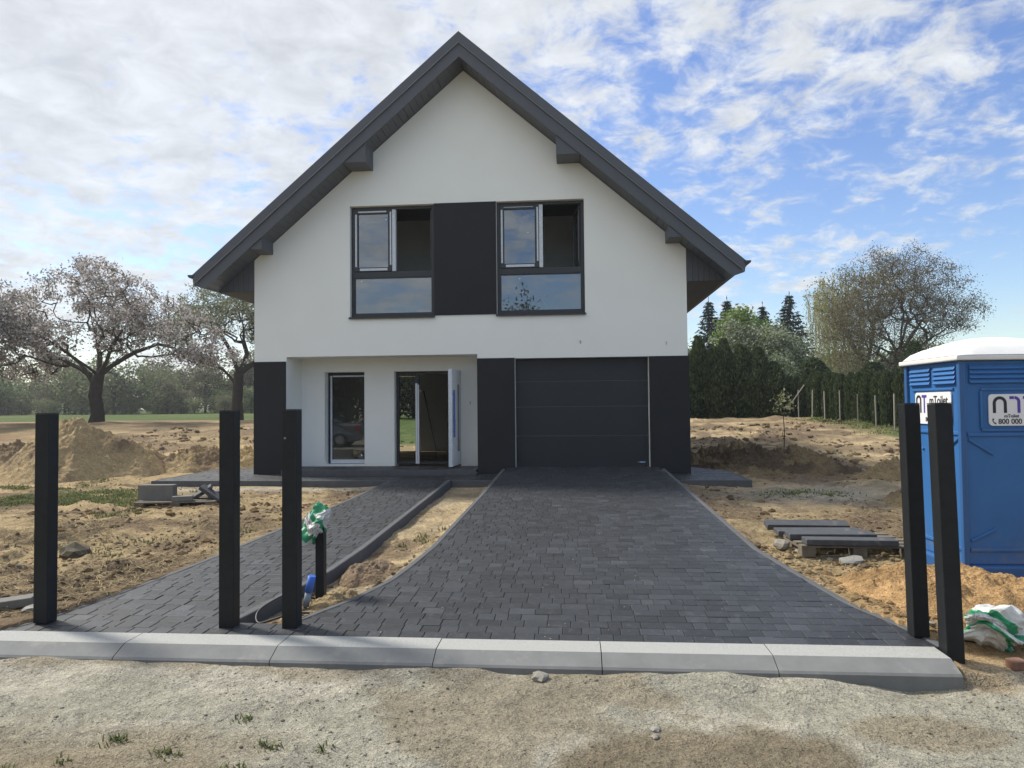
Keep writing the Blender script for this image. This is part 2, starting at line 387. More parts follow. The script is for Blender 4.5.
def gz(X, Y, detail=True):
    X = np.asarray(X, float); Y = np.asarray(Y, float)
    z = base(X, Y)
    # bank of the strip between path and driveway
    strip = sst(wR(Y)-.05, wR(Y)+.1, X)*(1-sst(dL(Y)-.3, dL(Y)+.0, X))*sst(-9.6, -9.0, Y)*(1-sst(-1.5, -1.2, Y))
    z = z-.035*strip
    # soil rises to the outer edges of the paving
    e = np.exp(-((X-wL(Y))/.5)**2)*(X < wL(Y)+.3)*(Y > -9.7)*(Y < -1.2)+np.exp(-((X-dR(Y))/.6)**2)*(X > dR(Y)-.3)*(Y > -9.6)*(Y < -1.2)
    z = z+.045*e+.05*np.exp(-((X-dL(Y))/.25)**2)*(X < dL(Y)+.2)*(Y > -9.6)*(Y < -1.2)
    # kerb: dirt heaped against its foot, lower at its right end
    k = np.exp(-((Y+10.12)/.28)**2)*(Y < -10.0)
    z = z+k*(.035+.055*fbm(X, Y, 1.5, 4, 5)-.07*sst(3.0, 4.4, X)+.03*np.exp(-((X-3.75)/.25)**2))
    road = 1-sst(-10.1, -9.7, Y)
    road = np.where(X > 4.6, 1-sst(-10.4, -9.9, Y), road)
    rough = (1-road)*(1-.65*sst(14, 30, Y))
    z = z+rough*(.06*fbm(X, Y, .55, 4, 1)+.10*np.clip(fbm(X, Y, 1.6, 4, 9), 0, 1)*sst(-.15, .35, fbm(X, Y, .35, 3, 20)))
    lft = sst(-1.9, -2.6, X)*sst(-9.9, -9.0, Y)*(1-sst(-6.4, -5.2, Y))
    z = z+lft*(.20*np.clip(fbm(X+3, Y, 1.5, 5, 13)+.10, 0, 1))
    far = sst(4, 8, Y)*(1-sst(18, 24, Y))
    z = z+far*.22*np.clip(fbm(X, Y, .9, 4, 27), 0, 1)
    z = z+road*(.028*fbm(X, Y, .9, 4, 30)+.012*fbm(X, Y, 5, 3, 33))
    z = z-.05*np.exp(-(((X-2.6)/.9)**2+((Y+11.3)/.35)**2))*road
    if detail:
        clod = np.clip(fbm(X, Y, 5.5, 4, 40), 0, 1)
        z = z+rough*.085*clod*sst(-.2, .3, fbm(X, Y, .8, 3, 44)+.15)+road*.018*clod
        for yc, am, x1 in ((-10.84, .012, .9), (-10.93, .012, .9), (-11.08, .016, 1.3), (-11.17, .013, 1.3)):     # shallow tyre ruts on the road
            yy = Y-yc-.035*np.sin(X*.9+.4)
            m = road*np.exp(-(yy/.028)**2)*(1-sst(x1-.6, x1, X))
            z = z-am*m*(1+.5*fbm(X, Y, 4, 2, 36))+am*.6*road*np.exp(-((yy-.05)/.03)**2)*(1-sst(x1-.6, x1, X))
        z = z-.085*np.exp(-(((X-6.4)/1.0)**2+((Y+8.2)/.7)**2)**2)
    # under all paving the ground is kept below the surface
    pav = ((X > dL(Y)-.02) & (X < dR(Y)+.02) & (Y > -9.75) & (Y < .9))
    z = np.where(pav, np.minimum(z, zD(Y)-.07), z)
    pav = ((X > wL(Y)-.02) & (X < np.where(Y < -9.5, dL(Y)+.1, wR(Y)+.03)) & (Y > -9.75) & (Y < AY+.05))
    z = np.where(pav, np.minimum(z, zW(Y)-.07), z)
    pav = (X > AX0-.02) & (X < AX1+.02) & (Y > AY-.02) & (Y < 12)
    z = np.where(pav, np.minimum(z, ZA-.07), z)
    pav = (Y > -10.09) & (Y < -9.70) & (X < 4.60) & (X > -6.2)
    z = np.where(pav, np.minimum(z, -.47), z)
    return z
def grow_axis(fine0, fine1, step, far0, far1, k=1.10):
    a = list(np.arange(fine0, fine1, step)); s = step
    while a[-1] < far1: s *= k; a.append(a[-1]+s)
    s = step; b = []; x = fine0
    while x > far0: s *= k; x -= s; b.append(x)
    return np.array(b[::-1]+a)
def pack(*c): return np.array(c, float)
SANDC = pack(.300, .228, .130); SANDY = pack(.375, .290, .172); OCHRE = pack(.325, .208, .100); DARKS = pack(.092, .068, .046)
ROADC = pack(.262, .250, .200); ROADD = pack(.150, .125, .085); GREEN = pack(.062, .090, .030); STRAW = pack(.25, .20, .115); PALE = pack(.335, .312, .255)
def blend(c, d, m): return c*(1-m[..., None])+d*m[..., None]
def gcol(X, Y):
    n1 = fbm(X, Y, .45, 4, 3); n2 = fbm(X, Y, 1.7, 5, 8); n3 = fbm(X, Y, 6, 4, 15); nl = fbm(X, Y*2.4, .5, 5, 51)
    c = np.broadcast_to(SANDC, X.shape+(3,)).copy()
    c = blend(c, SANDY, sst(0, .35, n1))
    c = blend(c, STRAW*.8, .8*sst(.02, .35, n2+.25*n3))
    c = blend(c, DARKS*1.3, .8*sst(.04, .30, fbm(X, Y, .9, 5, 60)+.16*n3))
    c = blend(c, DARKS*1.6, .6*sst(.06, .30, fbm(X, Y, 2.6, 5, 63)))
    c = blend(c, OCHRE, .7*sst(-7.0, -8.2, Y)*sst(4.2, 4.6, X)+.35*sst(.1, .4, n1)*(X < -1.5))
    far = sst(2, 6, Y)
    c = blend(c, DARKS*1.5, far*.65*sst(-.02, .25, nl))
    c = blend(c, PALE, .8*np.exp(-(((X-6.2)/1.3)**2+((Y+2.4)/1.0)**2)))                  # compacted grey patch right of the house
    c = blend(c, PALE, .7*np.exp(-((Y+1.75)/.3)**2)*(X < -1.1)*(X > -6))
    strip = (X > wR(Y))*(X < dL(Y))*(Y > -9.6)
    c = blend(c, SANDY, .5*strip*sst(-6, -4, Y)); c = blend(c, PALE*.8, .35*strip*sst(-.1, .3, n2))
    # grass: far field, behind the house, weedy patches
    g = sst(25.0, 28, Y+2.5*n1)*(X < 6)
    g = np.maximum(g, sst(11.5, 12.5, Y+n2)*(np.abs(X+2) < 6.5))
    g = np.maximum(g, (X > 6)*sst(-.9, .5, X-12.3-(Y-14)*-.10+n1)*sst(7, 9, Y))
    g = np.maximum(g, sst(32, 40, np.abs(X)))
    c = blend(c, blend(np.broadcast_to(GREEN, c.shape), pack(.095, .115, .045), sst(-.2, .4, n2)), g)
    wd = .9*np.exp(-(((X+7.6)/2.4)**2+((Y+3.4)/1.3)**2)**2)*sst(.05, .2, fbm(X, Y*1.6, 1.1, 4, 77)+.08)+.4*np.exp(-(((X-6.0)/.6)**2+((Y+2.3)/.3)**2))
    c = blend(c, pack(.085, .12, .035), np.clip(wd, 0, 1))
    road = np.where(X > 4.6, 1-sst(-10.2, -9.6, Y+.3*n1), 1-sst(-10.1, -9.9, Y))
    rc = np.broadcast_to(ROADC, c.shape).copy()
    rc = blend(rc, PALE*1.02, .85*sst(.0, .25, fbm(X, Y*1.5, .8, 5, 71)))
    rc = blend(rc, ROADD*1.25, .6*sst(.05, .22, fbm(X, Y, 1.3, 5, 73)))
    rc = blend(rc, ROADD*1.35, .8*sst(-10.65, -11.1, Y+.35*n1+.25*n2)*(1-sst(.2, 1.5, X+1.2*n1)))
    d_ = ((X-2.9)/.80)**2+((Y+11.2-.10*(X-2.9))/.52)**2
    rc = blend(rc, ROADD, .92*(1-sst(.55, 1.0, d_+.55*n2+.3*n3)))
    d_ = ((X-4.0)/.45)**2+((Y+10.75)/.22)**2
    rc = blend(rc, ROADD*1.25, .7*(1-sst(.5, 1.1, d_+.6*n2+.3*n3)))
    return blend(c, rc, road)
xs = grow_axis(-9.5, 8.0, .042, -700, 700); ys = grow_axis(-13.4, -2.0, .036, -250, 900, 1.035)
GX, GY = np.meshgrid(xs, ys, indexing='ij')
GZ = gz(GX, GY)
nx, ny = GX.shape
idx = np.arange(nx*ny).reshape(nx, ny)
quads = np.stack([idx[:-1, :-1], idx[1:, :-1], idx[1:, 1:], idx[:-1, 1:]], -1).reshape(-1, 4)
g = raw('ground', np.stack([GX, GY, GZ], -1).reshape(-1, 3), [quads], M['ground'], col=gcol(GX, GY).reshape(-1, 3), smooth=True)
tag(g, kind='structure')

# ------------------------------------------------------------------ paving
def pavers(name, cells, zf, thick=.06):
    """cells: list of (row y0, y1, xl function, xr function)"""
    P = []; C = []
    for y0, y1, fl, fr, seed in cells:
        r = random.Random(seed)
        a0, a1, b0, b1 = float(fl(y0)), float(fl(y1)), float(fr(y0)), float(fr(y1))
        x = min(a0, a1)-r.random()*.2; end = max(b0, b1)
        while x < end:
            wd = r.choice((.10, .137, .137, .172, .172, .206)); j = .0016
            xl, xr = x+j, x+wd-j; x += wd
            jy = .0026; q = [(max(xl, a0), y0+jy), (min(xr, b0), y0+jy), (min(xr, b1), y1-jy), (max(xl, a1), y1-jy)]
            if q[1][0]-q[0][0] < .012 and q[2][0]-q[3][0] < .012: continue
            q[1] = (max(q[1][0], q[0][0]+.003), q[1][1]); q[2] = (max(q[2][0], q[3][0]+.003), q[2][1])
            dz = r.gauss(0, .0012); tx = r.gauss(0, .004); ty = r.gauss(0, .004)
            P.append((q, dz, tx, ty))
            v = .0295*math.exp(r.gauss(0, .20)); 
            if r.random() < .07: v *= 1.4
            C.append((v*.88, v*.985, v*1.13+.001))
    V = np.zeros((len(P)*12, 3), np.float32); K = np.repeat(np.array(C, np.float32), 12, 0)
    for i, (q, dz, tx, ty) in enumerate(P):
        cx = sum(p[0] for p in q)/4; cy = sum(p[1] for p in q)/4
        for k, (px, py) in enumerate(q):
            zt = zf(py)+dz+(px-cx)*tx+(py-cy)*ty
            c = .0045
            ix = px+(c if px < cx else -c) if abs(px-cx) > c*1.5 else px; iy = py+(c if py < cy else -c)
            V[i*12+k] = (ix, iy, zt); V[i*12+4+k] = (px, py, zt-.004); V[i*12+8+k] = (px, py, zt-thick)
    b = np.arange(len(P))[:, None]*12
    f = [b+np.array([0, 1, 2, 3])]
    for k in range(4):
        n = (k+1) % 4
        f += [b+np.array([k, 4+k, 4+n, n])[None], b+np.array([4+k, 8+k, 8+n, 4+n])[None]]
    f = [np.asarray(x) for x in f]
    # bedding sheet just under the chamfers
    bv = []; bf = []
    for y0, y1, fl, fr, seed in cells:
        k = len(V)+len(bv)
        bv += [(float(fl(y0)), y0, zf(y0)-.013), (float(fr(y0)), y0, zf(y0)-.013), (float(fr(y1)), y1, zf(y1)-.013), (float(fl(y1)), y1, zf(y1)-.013)]
        bf.append((k, k+1, k+2, k+3))
    nP = sum(len(x) for x in f)
    V = np.concatenate([V, np.array(bv, np.float32)]); K = np.concatenate([K, np.full((len(bv), 3), .03, np.float32)])
    mi = np.zeros(nP+len(bf), int); mi[nP:] = 1
    o = raw(name, V, f+[np.array(bf)], [M['paver'], M['joint']], col=K, midx=mi)
    return tag(o, kind='structure')
ROW = .137
rows = [(-9.716+ROW*i, -9.716+ROW*(i+1)) for i in range(80)]
const = lambda v: (lambda y: v)
cells = []
for i, (a, b) in enumerate(rows):
    if a < -9.45: cells.append((a, b, (lambda y: dL(y)-.02), (lambda y: dR(y)), 100+i))
    elif b < .21: cells.append((a, b, dL, dR, 100+i))
cells.append((cells[-1][1], .195, const(1.035), const(3.775), 999))
pavers('driveway', cells, lambda y: float(zD(y)))
cells = []
for i, (a, b) in enumerate(rows):
    if a < -9.45: cells.append((a, b, wL, (lambda y: dL(y)-.021), 300+i))
    elif b < AY: cells.append((a, b, wL, wR, 300+i))
cells.append((cells[-1][1], AY, wL, wR, 555))
pavers('path', cells, lambda y: float(zW(y)))
cells = []
ya = AY
i = 0
while ya < -.03:
    yb = min(ya+ROW, -.002)
    cells += [(ya, yb, const(AX0), lambda y: float(dL(y))-.06, 500+i), (ya, yb, lambda y: float(dR(y))+.06, const(AX1), 600+i)]
    ya = yb; i += 1
ya = 0.0
while ya < 9.4:
    cells += [(ya, ya+ROW, const(AX0), const(-4.57), 700+i), (ya, ya+ROW, const(4.57), const(AX1), 800+i)]
    ya += ROW; i += 1
pavers('house_paving', cells, lambda y: ZA)
cells = [(-.25+ROW*k, -.25+ROW*(k+1), const(-3.85), const(.24), 900+k) for k in range(7)]
pavers('porch_paving', cells, lambda y: -.026)
# riser under the porch edge, edging stones along paths and driveway
def edging(name, fx, ys_, zf, top, wdt=.06, side=1, depth=.2):
    V = []; F = []
    for i, y in enumerate(ys_):
        x = float(fx(y)); z = float(zf(y))+top
        x0, x1 = (x, x+wdt*side)
        c = .008*side
        for (xx, zz) in ((x0, z-depth), (x0, z-.006), (x0+c, z), (x1-c, z), (x1, z-.006), (x1, z-depth)): V.append((xx, y, zz))
    n = len(ys_)
    for i in range(n-1):
        for k in range(5): F.append((i*6+k, i*6+k+1, i*6+6+k+1, i*6+6+k))
    caps = [tuple(range(6)), tuple(range((n-1)*6, n*6))[::-1]]
    o = raw(name, V, [np.array(F), np.array(caps)], M['edging'])
    return tag(o, kind='structure')
yy = np.concatenate([np.linspace(-9.44, -7, 30), np.linspace(-6.8, -.3, 24)])
edging('driveway_edging', dL, yy, zD, .006, side=-1)
edging('driveway_edging', dR, np.linspace(-9.70, -.3, 50), zD, .006, side=1)
edging('path_edging', wR, np.concatenate([np.linspace(-9.44, -7, 14), np.linspace(-6.5, AY, 10)]), zW, .022, side=1, wdt=.07)
edging('path_edging', wL, np.linspace(-9.70, AY, 30), zW, .004, side=-1)
mb = MB(); mb.box(AX0-.05, -1.26, AY-.05, AY-.003, -.4, ZA+.004); mb.box(-.09, .75, AY-.05, AY-.003, -.4, ZA+.004); mb.box(4.05, AX1+.05, AY-.05, AY-.003, -.4, ZA+.004)
mb.box(AX1+.003, AX1+.05, AY, 9.3, -.4, ZA+.004); mb.box(AX0-.05, AX0-.003, AY, 9.3, -.4, ZA+.004)
tag(mb.build('paving_edging', M['edging'], bevel=.006), kind='structure')
mb = MB(); mb.box(-3.854, .245, -.30, -.253, -.3, -.024)
tag(mb.build('porch_edging', M['edging'], bevel=.006), kind='structure')
# kerb of ramped stones, 1 m each, tight joints
mb = MB()
for k in range(11):
    x1 = 4.555-k*1.095; x0 = x1-1.089
    dy = random.gauss(0, .003); dz = random.gauss(0, .0015)
    prof = [(-9.722, -.62), (-9.722, -.350), (-9.728, -.344), (-9.938, -.346), (-10.062, -.398), (-10.075, -.412), (-10.082, -.62)]
    mb.prism([(a+dy, b+dz) for a, b in prof], 'x', x0, x1)
kb = mb.build('kerb', [M['kerb'], M['kerb_top']])
kb.data.update()
for p in kb.data.polygons:
    if p.normal.z > .97: p.material_index = 1
tag(kb, kind='structure')

# ------------------------------------------------------------------ the house
XL, XR_ = -4.566, 4.566
SL = .8587; ZAP = 8.375
wallz = lambda x: ZAP-SL*abs(x)-.003
house = empty('house', (0, 0, 0))
tag(house, 'white two-storey house with steep anthracite gable roof, black panels and dark garage door', 'house')
outer = [(XL, -.40), (-3.856, -.40), (-3.856, 2.359), (.247, 2.359), (.247, -.40), (1.029, -.40), (1.029, 2.258), (3.779, 2.258), (3.779, -.40),
         (XR_, -.40), (XR_, wallz(XR_)), (0, ZAP-.003), (XL, wallz(XL))]
WZ0, WZ1 = 3.165, 5.555
holes = [[(-2.465, WZ0), (-.6525, WZ0), (-.6525, WZ1), (-2.465, WZ1)], [(.6707, WZ0), (2.5005, WZ0), (2.5005, WZ1), (.6707, WZ1)]]
mb = MB(); mb.poly_holes(outer, holes, 0.0, .40)
mb.build('wall', M['plaster'], house)
# porch: back wall with window and door openings, side cheeks, ceiling
PD = .836
mb = MB()
mb.poly_holes([(-3.856, -.4), (-1.73, -.4), (-1.73, 2.063), (-.24, 2.063), (-.24, -.4), (.247, -.4), (.247, 2.50), (-3.856, 2.50)],
              [[(-3.318, 0.0), (-2.408, 0.0), (-2.408, 2.066), (-3.318, 2.066)]], PD, PD+.36)
mb.build('wall', M['plaster'], house)
mb = MB(); mb.box(XL+.002, -3.858, .402, PD+.36, -.4, 2.5); mb.box(.249, 1.027, .402, 5.2, -.4, 2.5)
mb.box(-3.856, .247, .402, PD-.002, 2.361, 2.5)
mb.build_each('wall', M['plaster'], house)
HD = 9.2
mb = MB()
mb.box(XL, XL+.36, PD+.362, HD-.36, -.4, wallz(XL)); mb.box(XR_-.36, XR_, .402, HD-.36, -.4, wallz(XR_))
mb.box(XL+.002, XL+.36, .402, PD+.36, 2.502, wallz(XL))
mb.build_each('wall', M['plaster'], house)
mb = MB()
mb.poly_holes([(XL, -.40), (-4.05, -.40), (-4.05, 2.3), (-3.04, 2.3), (-3.04, -.40), (XR_, -.40), (XR_, wallz(XR_)), (0, ZAP-.003), (XL, wallz(XL))], [], HD-.36, HD)
mb.build('wall', M['plaster'], house)
# inside: ground floor slab, ceiling slab, partitions
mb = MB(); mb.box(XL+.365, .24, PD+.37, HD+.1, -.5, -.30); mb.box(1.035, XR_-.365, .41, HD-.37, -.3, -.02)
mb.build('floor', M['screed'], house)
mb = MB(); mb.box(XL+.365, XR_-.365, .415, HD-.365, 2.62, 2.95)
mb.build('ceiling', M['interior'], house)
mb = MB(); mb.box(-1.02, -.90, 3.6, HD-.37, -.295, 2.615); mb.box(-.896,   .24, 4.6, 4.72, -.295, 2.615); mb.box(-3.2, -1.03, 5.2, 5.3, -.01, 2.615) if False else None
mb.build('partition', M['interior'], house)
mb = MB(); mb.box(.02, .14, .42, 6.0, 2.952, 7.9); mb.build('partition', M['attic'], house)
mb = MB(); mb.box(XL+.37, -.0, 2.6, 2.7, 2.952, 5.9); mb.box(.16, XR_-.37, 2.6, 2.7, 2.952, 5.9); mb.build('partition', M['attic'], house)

def zsoff(x): return ZAP-SL*abs(x)
# roof: two thick slabs with an outer cover sheet
OH, EX = .6225, 5.62
RB = HD+.5
roof = None
mb = MB()
for s in (-1, 1):
    mb.prism([(0, 8.862), (s*EX, 8.862-.8616*EX), (s*EX, 8.862-.8616*EX-.08), (s*.0, 8.78)], 'y', -OH+.03, RB)
roof = mb.build('roof', M['roof_tile'], house)
mb = MB()
lining = mat('lining_shade_tone', (.014, .024, .042), .6)  # shade painted in: dark blue tone offsets warm light bounced off the soil
for s in (-1, 1):      # soffit boards under the front overhang, the sides and the back, as narrow lining boards
    nb = 46
    for k in range(nb):
        xa = 5.36*k/nb+.004; xb = 5.36*(k+1)/nb-.004
        for (ya, yb) in ((-OH+.045, -.002),):
            mb.prism([(s*xa, zsoff(xa)+.012), (s*xb, zsoff(xb)+.012), (s*xb, zsoff(xb)+.03), (s*xa, zsoff(xa)+.03)], 'y', ya, yb)
    mb.prism([(0, zsoff(0)+.034), (s*5.335, zsoff(5.335)+.034), (s*5.335, zsoff(5.335)+.06), (0, zsoff(0)+.06)], 'y', -OH+.05, RB-.01)
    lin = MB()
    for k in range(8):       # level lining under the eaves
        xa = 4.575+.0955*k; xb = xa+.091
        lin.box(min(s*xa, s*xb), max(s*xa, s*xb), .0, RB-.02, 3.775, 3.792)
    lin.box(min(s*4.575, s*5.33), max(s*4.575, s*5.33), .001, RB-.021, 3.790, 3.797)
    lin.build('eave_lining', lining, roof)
    # closing boards of the eave box at the front
    for k in range(7):
        xa = 4.575+.115*k; xb = min(xa+.108, 5.36)
        mb.prism([(s*xa, 3.78), (s*xb, 3.78), (s*xb, zsoff(xb)+.02), (s*xa, zsoff(xa)+.02)], 'y', -.012, .012)
mb.build('soffit', M['roof'], roof)
for s in (-1, 1):
    b = MB()
    # lower barge board and the proud upper flashing with its drip edge
    b.prism([(0, 8.645), (s*5.585, 8.645-.8616*5.585), (s*5.36, zsoff(5.36)-.015), (0, ZAP+.0)], 'y', -OH+.02, -OH+.045)
    b.prism([(0, 8.886), (s*5.61, 8.886-.8616*5.61), (s*5.585, 8.664-.8616*5.585), (0, 8.664)], 'y', -OH-.012, -OH+.028)
    b.build('bargeboard', M['roof'], roof)
    b = MB(); b.prism([(0, 8.664), (s*5.585, 8.664-.8616*5.585), (s*5.585, 8.650-.8616*5.585), (0, 8.650)], 'y', -OH-.022, -OH+.026)
    b.build('drip_edge', M['drip'], roof)
    # eave fascia + gutter
    b = MB(); b.prism([(s*5.352, 3.764), (s*5.575, 3.93), (s*5.575, 3.96), (s*5.335, 3.785)], 'y', -OH+.05, RB)
    b.build('eave_fascia', M['roof'], roof)
    g_ = MB(); pts = []
    for k in range(9):
        a = math.pi+math.pi*k/8; pts.append((s*(5.635+.072*math.cos(a)*1), 4.050+.072*math.sin(a)))
    inner = [(s*(5.635+.064*math.cos(math.pi+math.pi*k/8)), 4.050+.064*math.sin(math.pi+math.pi*k/8)) for k in range(9)][::-1]
    g_.prism(pts+inner, 'y', -OH-.02, RB)
    g_.prism(pts, 'y', -OH-.024, -OH-.016)
    go = g_.build('gutter', M['gutter'], roof)
    h = MB()
    for k in range(14): h.box(min(s*5.47, s*5.67), max(s*5.47, s*5.61), -.3+.7*k, -.27+.7*k, 3.960, 3.974)
    h.build_each('gutter_bracket', M['gutter'], roof)
    # cased purlin ends: inner face x, underside z
    for (xi, zb_) in ((1.95, 6.30), (4.15, 4.565)):
        xo = (ZAP-zb_)/SL
        c = MB(); c.prism([(s*xi, zb_), (s*xo, zb_), (s*xi, zsoff(xi)+.01)], 'y', -OH+.05, -.003)
        c.build('purlin_casing', M['roof'], roof)
# black panels
for (xa, xb, za, zb) in ((XL-.004, -3.862, ZA+.002, 2.263), (.243, 1.029, ZA-.0, 2.268), (3.781, XR_+.004, ZA+.002, 2.258)):
    mb = MB(); mb.box(xa, xb, -.022, -.002, za, zb); mb.build('cladding_panel', M['cladding'], house, bevel=.002)
mb = MB(); mb.box(XR_+.002, XR_+.022, -.022, HD, ZA+.002, 2.258); mb.build('cladding_panel', M['cladding'], house)
mb = MB(); mb.box(-.6505, .6687, -.020, -.002, 3.185, WZ1); mb.build('cladding_panel', M['cladding'], house, bevel=.002)

# upstairs windows
def fr(mb, x0, x1, z0, z1, wd, y0, y1):
    mb.box(x0, x0+wd, y0, y1, z0, z1); mb.box(x1-wd, x1, y0, y1, z0, z1)
    mb.box(x0+wd, x1-wd, y0, y1, z0, z0+wd); mb.box(x0+wd, x1-wd, y0, y1, z1-wd, z1); return mb
for wi, (x0, x1) in enumerate(((-2.463, -.655), (.673, 2.498))):
    m = MB(); fr(m, x0, x1, WZ0+.03, WZ1-.002, .062, .11, .19)
    m.box(x0+.062, x1-.062, .112, .188, 4.035, 4.165)
    xm = x0+.93
    win = m.build('window', M['frame'], house, bevel=.004)
    m = MB(); fr(m, x0+.066, xm-.045, 4.17, WZ1-.066, .085, .095, .16); m.build('sash', M['frame'], win, bevel=.004)
    m = MB(); m.box(xm-.04, xm+.035, .10, .20, 4.168, WZ1-.066); m.build('mullion', M['film'], win)
    m = MB(); zt = WZ1-.066
    xa, xb = x0+.066, xm-.045
    for (a, b, c, d) in ((xa+.085, xb-.12, zt-.055, zt-.025), (xa+.12, xb-.1, 4.185, 4.235), (xa+.02, xa+.058, 4.27, zt-.09), (xb-.045, xb-.012, 4.30, zt-.05)):
        if wi == 1 and c > 5: c += .012; d -= .008
        m.box(a, b, .0925, .0945, c, d)
    m.build_each('protective_film', M['film'], win)
    m = MB(); m.box(xa+.08, xb-.08, .125, .131, 4.25, zt-.08); m.build('pane', M['glass'], win)
    m = MB(); m.box(x0+.055, x1-.055, .140, .146, WZ0+.085, 4.04); m.build('pane', M['glass'], win)
    m = MB(); fr(m, x0+.063, x1-.063, WZ0+.093, 4.034, .018, .122, .138); m.build('glazing_bead', M['frame'], win)
    m = MB(); m.prism([(-.045, WZ0+.004), (.108, WZ0+.018), (.108, WZ0+.028), (-.045, WZ0+.014)], 'x', x0-.02, x1+.02)
    m.box(x0-.02, x1+.02, -.047, -.042, WZ0-.028, WZ0+.012)
    m.build('sill', M['frame'], win)
    # right sash standing open into the room, hinged at the right jamb
    hx, hy = x1-.075, .20
    T = Matrix.Translation((hx, hy, 0)) @ Matrix.Rotation(R(98), 4, 'Z')
    m = MB(); L = .78
    for (a, b, c, d) in ((0, .085, 4.18, zt), (L-.085, L, 4.18, zt), (.085, L-.085, 4.18, 4.265), (.085, L-.085, zt-.085, zt)): m.box(a, b, -.035, .035, c, d, T)
    m.build('sash', M['frame'], win, bevel=.004)
    m = MB(); m.box(.08, L-.08, -.003, .003, 4.26, zt-.08, T); m.build('pane', M['glass'], win)
    m = MB(); m.box(.02, .05, .0355, .037, 4.3, zt-.1, T); m.box(L-.05, L-.03, .0355, .037, 4.2, zt-.12, T); m.box(L+.001, L+.003, -.02, .02, 4.25, zt-.05, T); m.build_each('protective_film', M['film'], win)
    m = MB(); sx_ = x0+(.35 if wi == 0 else .42)
    for (a, b) in (((xb-.15, zt-.22) if wi == 0 else (xb-.25, 4.9)), ((x0+.2, 3.95) if wi == 0 else (x0+.45, 3.93))): m.box(a, a+.035, .1215, .1235, b, b+.02)
    m.build_each('glass_sticker', M['sign'], win)
# ground-floor window
m = MB(); fr(m, -3.316, -2.41, .002, 2.064, .05, PD+.235, PD+.31); gw = m.build('window', M['frame'], house, bevel=.004)
m = MB(); fr(m, -3.262, -2.41, .05, 2.01, .055, PD+.205, PD+.25); m.build('sash', M['frame'], gw, bevel=.003)
m = MB(); m.box(-3.255, -3.215, PD+.2015, PD+.204, .08, 1.99); m.box(-3.20, -2.42, PD+.2015, PD+.204, 1.965, 1.995); m.box(-3.25, -2.412, PD+.19, PD+.204, .012, .098)
m.build_each('protective_film', M['film'], gw)
m = MB(); m.box(-3.21, -2.45, PD+.225, PD+.231, .10, 1.96); m.build('pane', M['glass_low'], gw)
m = MB(); m.box(-2.56, -2.53, PD+.2215, PD+.2235, .17, .22); m.build_each('glass_sticker', M['sign'], gw)
# front door
m = MB(); fr(m, -1.728, -.242, -.010, 2.061, .055, PD+.18, PD+.27); m.box(-1.30, -1.215, PD+.182, PD+.268, .046, 2.004)
dr = m.build('front_door', M['frame'], house, bevel=.004)
m = MB(); m.box(-1.288, -1.245, PD+.150, PD+.179, .0, 1.80); m.box(-1.240, -1.205, PD+.15, PD+.179, .0, 1.77); m.build_each('protective_film', M['door_white'], dr, bevel=.003)
m = MB(); m.tube([(-1.20, PD+.14, 1.68), (-1.17, PD+.12, 1.64), (-1.16, PD+.12, 1.58)], .012); m.build('lock_keeper', M['steel'], dr)
m = MB(); m.box(-1.675, -1.30, PD+.22, PD+.226, .045, 2.006); m.build('sidelight_pane', glass('clear_glass', 1.25, (.93, .95, .94)), dr)
T = Matrix.Translation((-.27, PD+.165, 0)) @ Matrix.Rotation(R(-94.5), 4, 'Z')
# leaf local: x from hinge 0 outwards, y thickness; rotated so it sticks out towards the viewer
m = MB(); m.box(0, .93, -.035, .035, .006, 2.055, T); leaf = m.build('door_leaf', M['door_white'], dr, bevel=.004)
m = MB(); m.box(.915, .932, -.040, .040, .006, 2.05, T); m.build('leaf_edge', M['film'], leaf)
m = MB(); m.box(.28, .42, .0355, .040, .30, 1.75, T); m.build('glass_strip', mat('dark_strip_glass', (.03, .032, .035), .1), leaf)
m = MB()
for zz in (.72, 1.52): m.box(.80, .825, .036, .055, zz, zz+.025, T)
m.box(.79, .835, .050, .075, .62, 1.62, T); m.build('pull_handle', M['film_blue'], leaf)
m = MB(); m.box(.66, .79, .036, .05, .95, .985, T); m.build('lock_cover', M['film_blue'], leaf)
# broom handle leaning inside is a thing of its own
m = MB(); m.tube([(-.86, PD+.9, -.28), (-1.34, PD+1.3, 1.66)], .013)
tag(m.build('pole', M['frame']), 'thin dark pole leaning inside the open front door', 'pole')
# garage door
m = MB()
zs = [.0, .630, 1.237, 1.767, 2.256]
for k in range(4):
    a, b = zs[k]+(.002 if k == 0 else .004), zs[k+1]-.004
    m.box(1.031, 3.777, .202, .242, a, b)
gd = m.build('garage_door', M['garage'], house, bevel=.004)
m = MB()
for k in range(1, 4): m.box(1.033, 3.775, .2005, .2035, zs[k]+.004, zs[k]+.012)
m.box(1.033, 3.775, .215, .235, .003, 2.25)
m.build_each('groove_highlight', mat('panel_edge_lit', (.075, .080, .09), .4), gd)  # lighter strips paint the highlight along the door's grooves
m = MB(); m.box(1.031, 3.777, .198, .24, -.004, .010); m.build('door_seal', M['gutter'], gd)
m = MB(); m.box(3.60, 3.70, .1985, .2005, .073, .098); m.build('badge', mat('badge_blue', (.25, .45, .70), .4), gd)
m = MB(); m.box(3.545, 3.60, .1985, .2005, .075, .096); m.build('badge', mat('badge_grey', (.20, .2, .21), .4), gd)
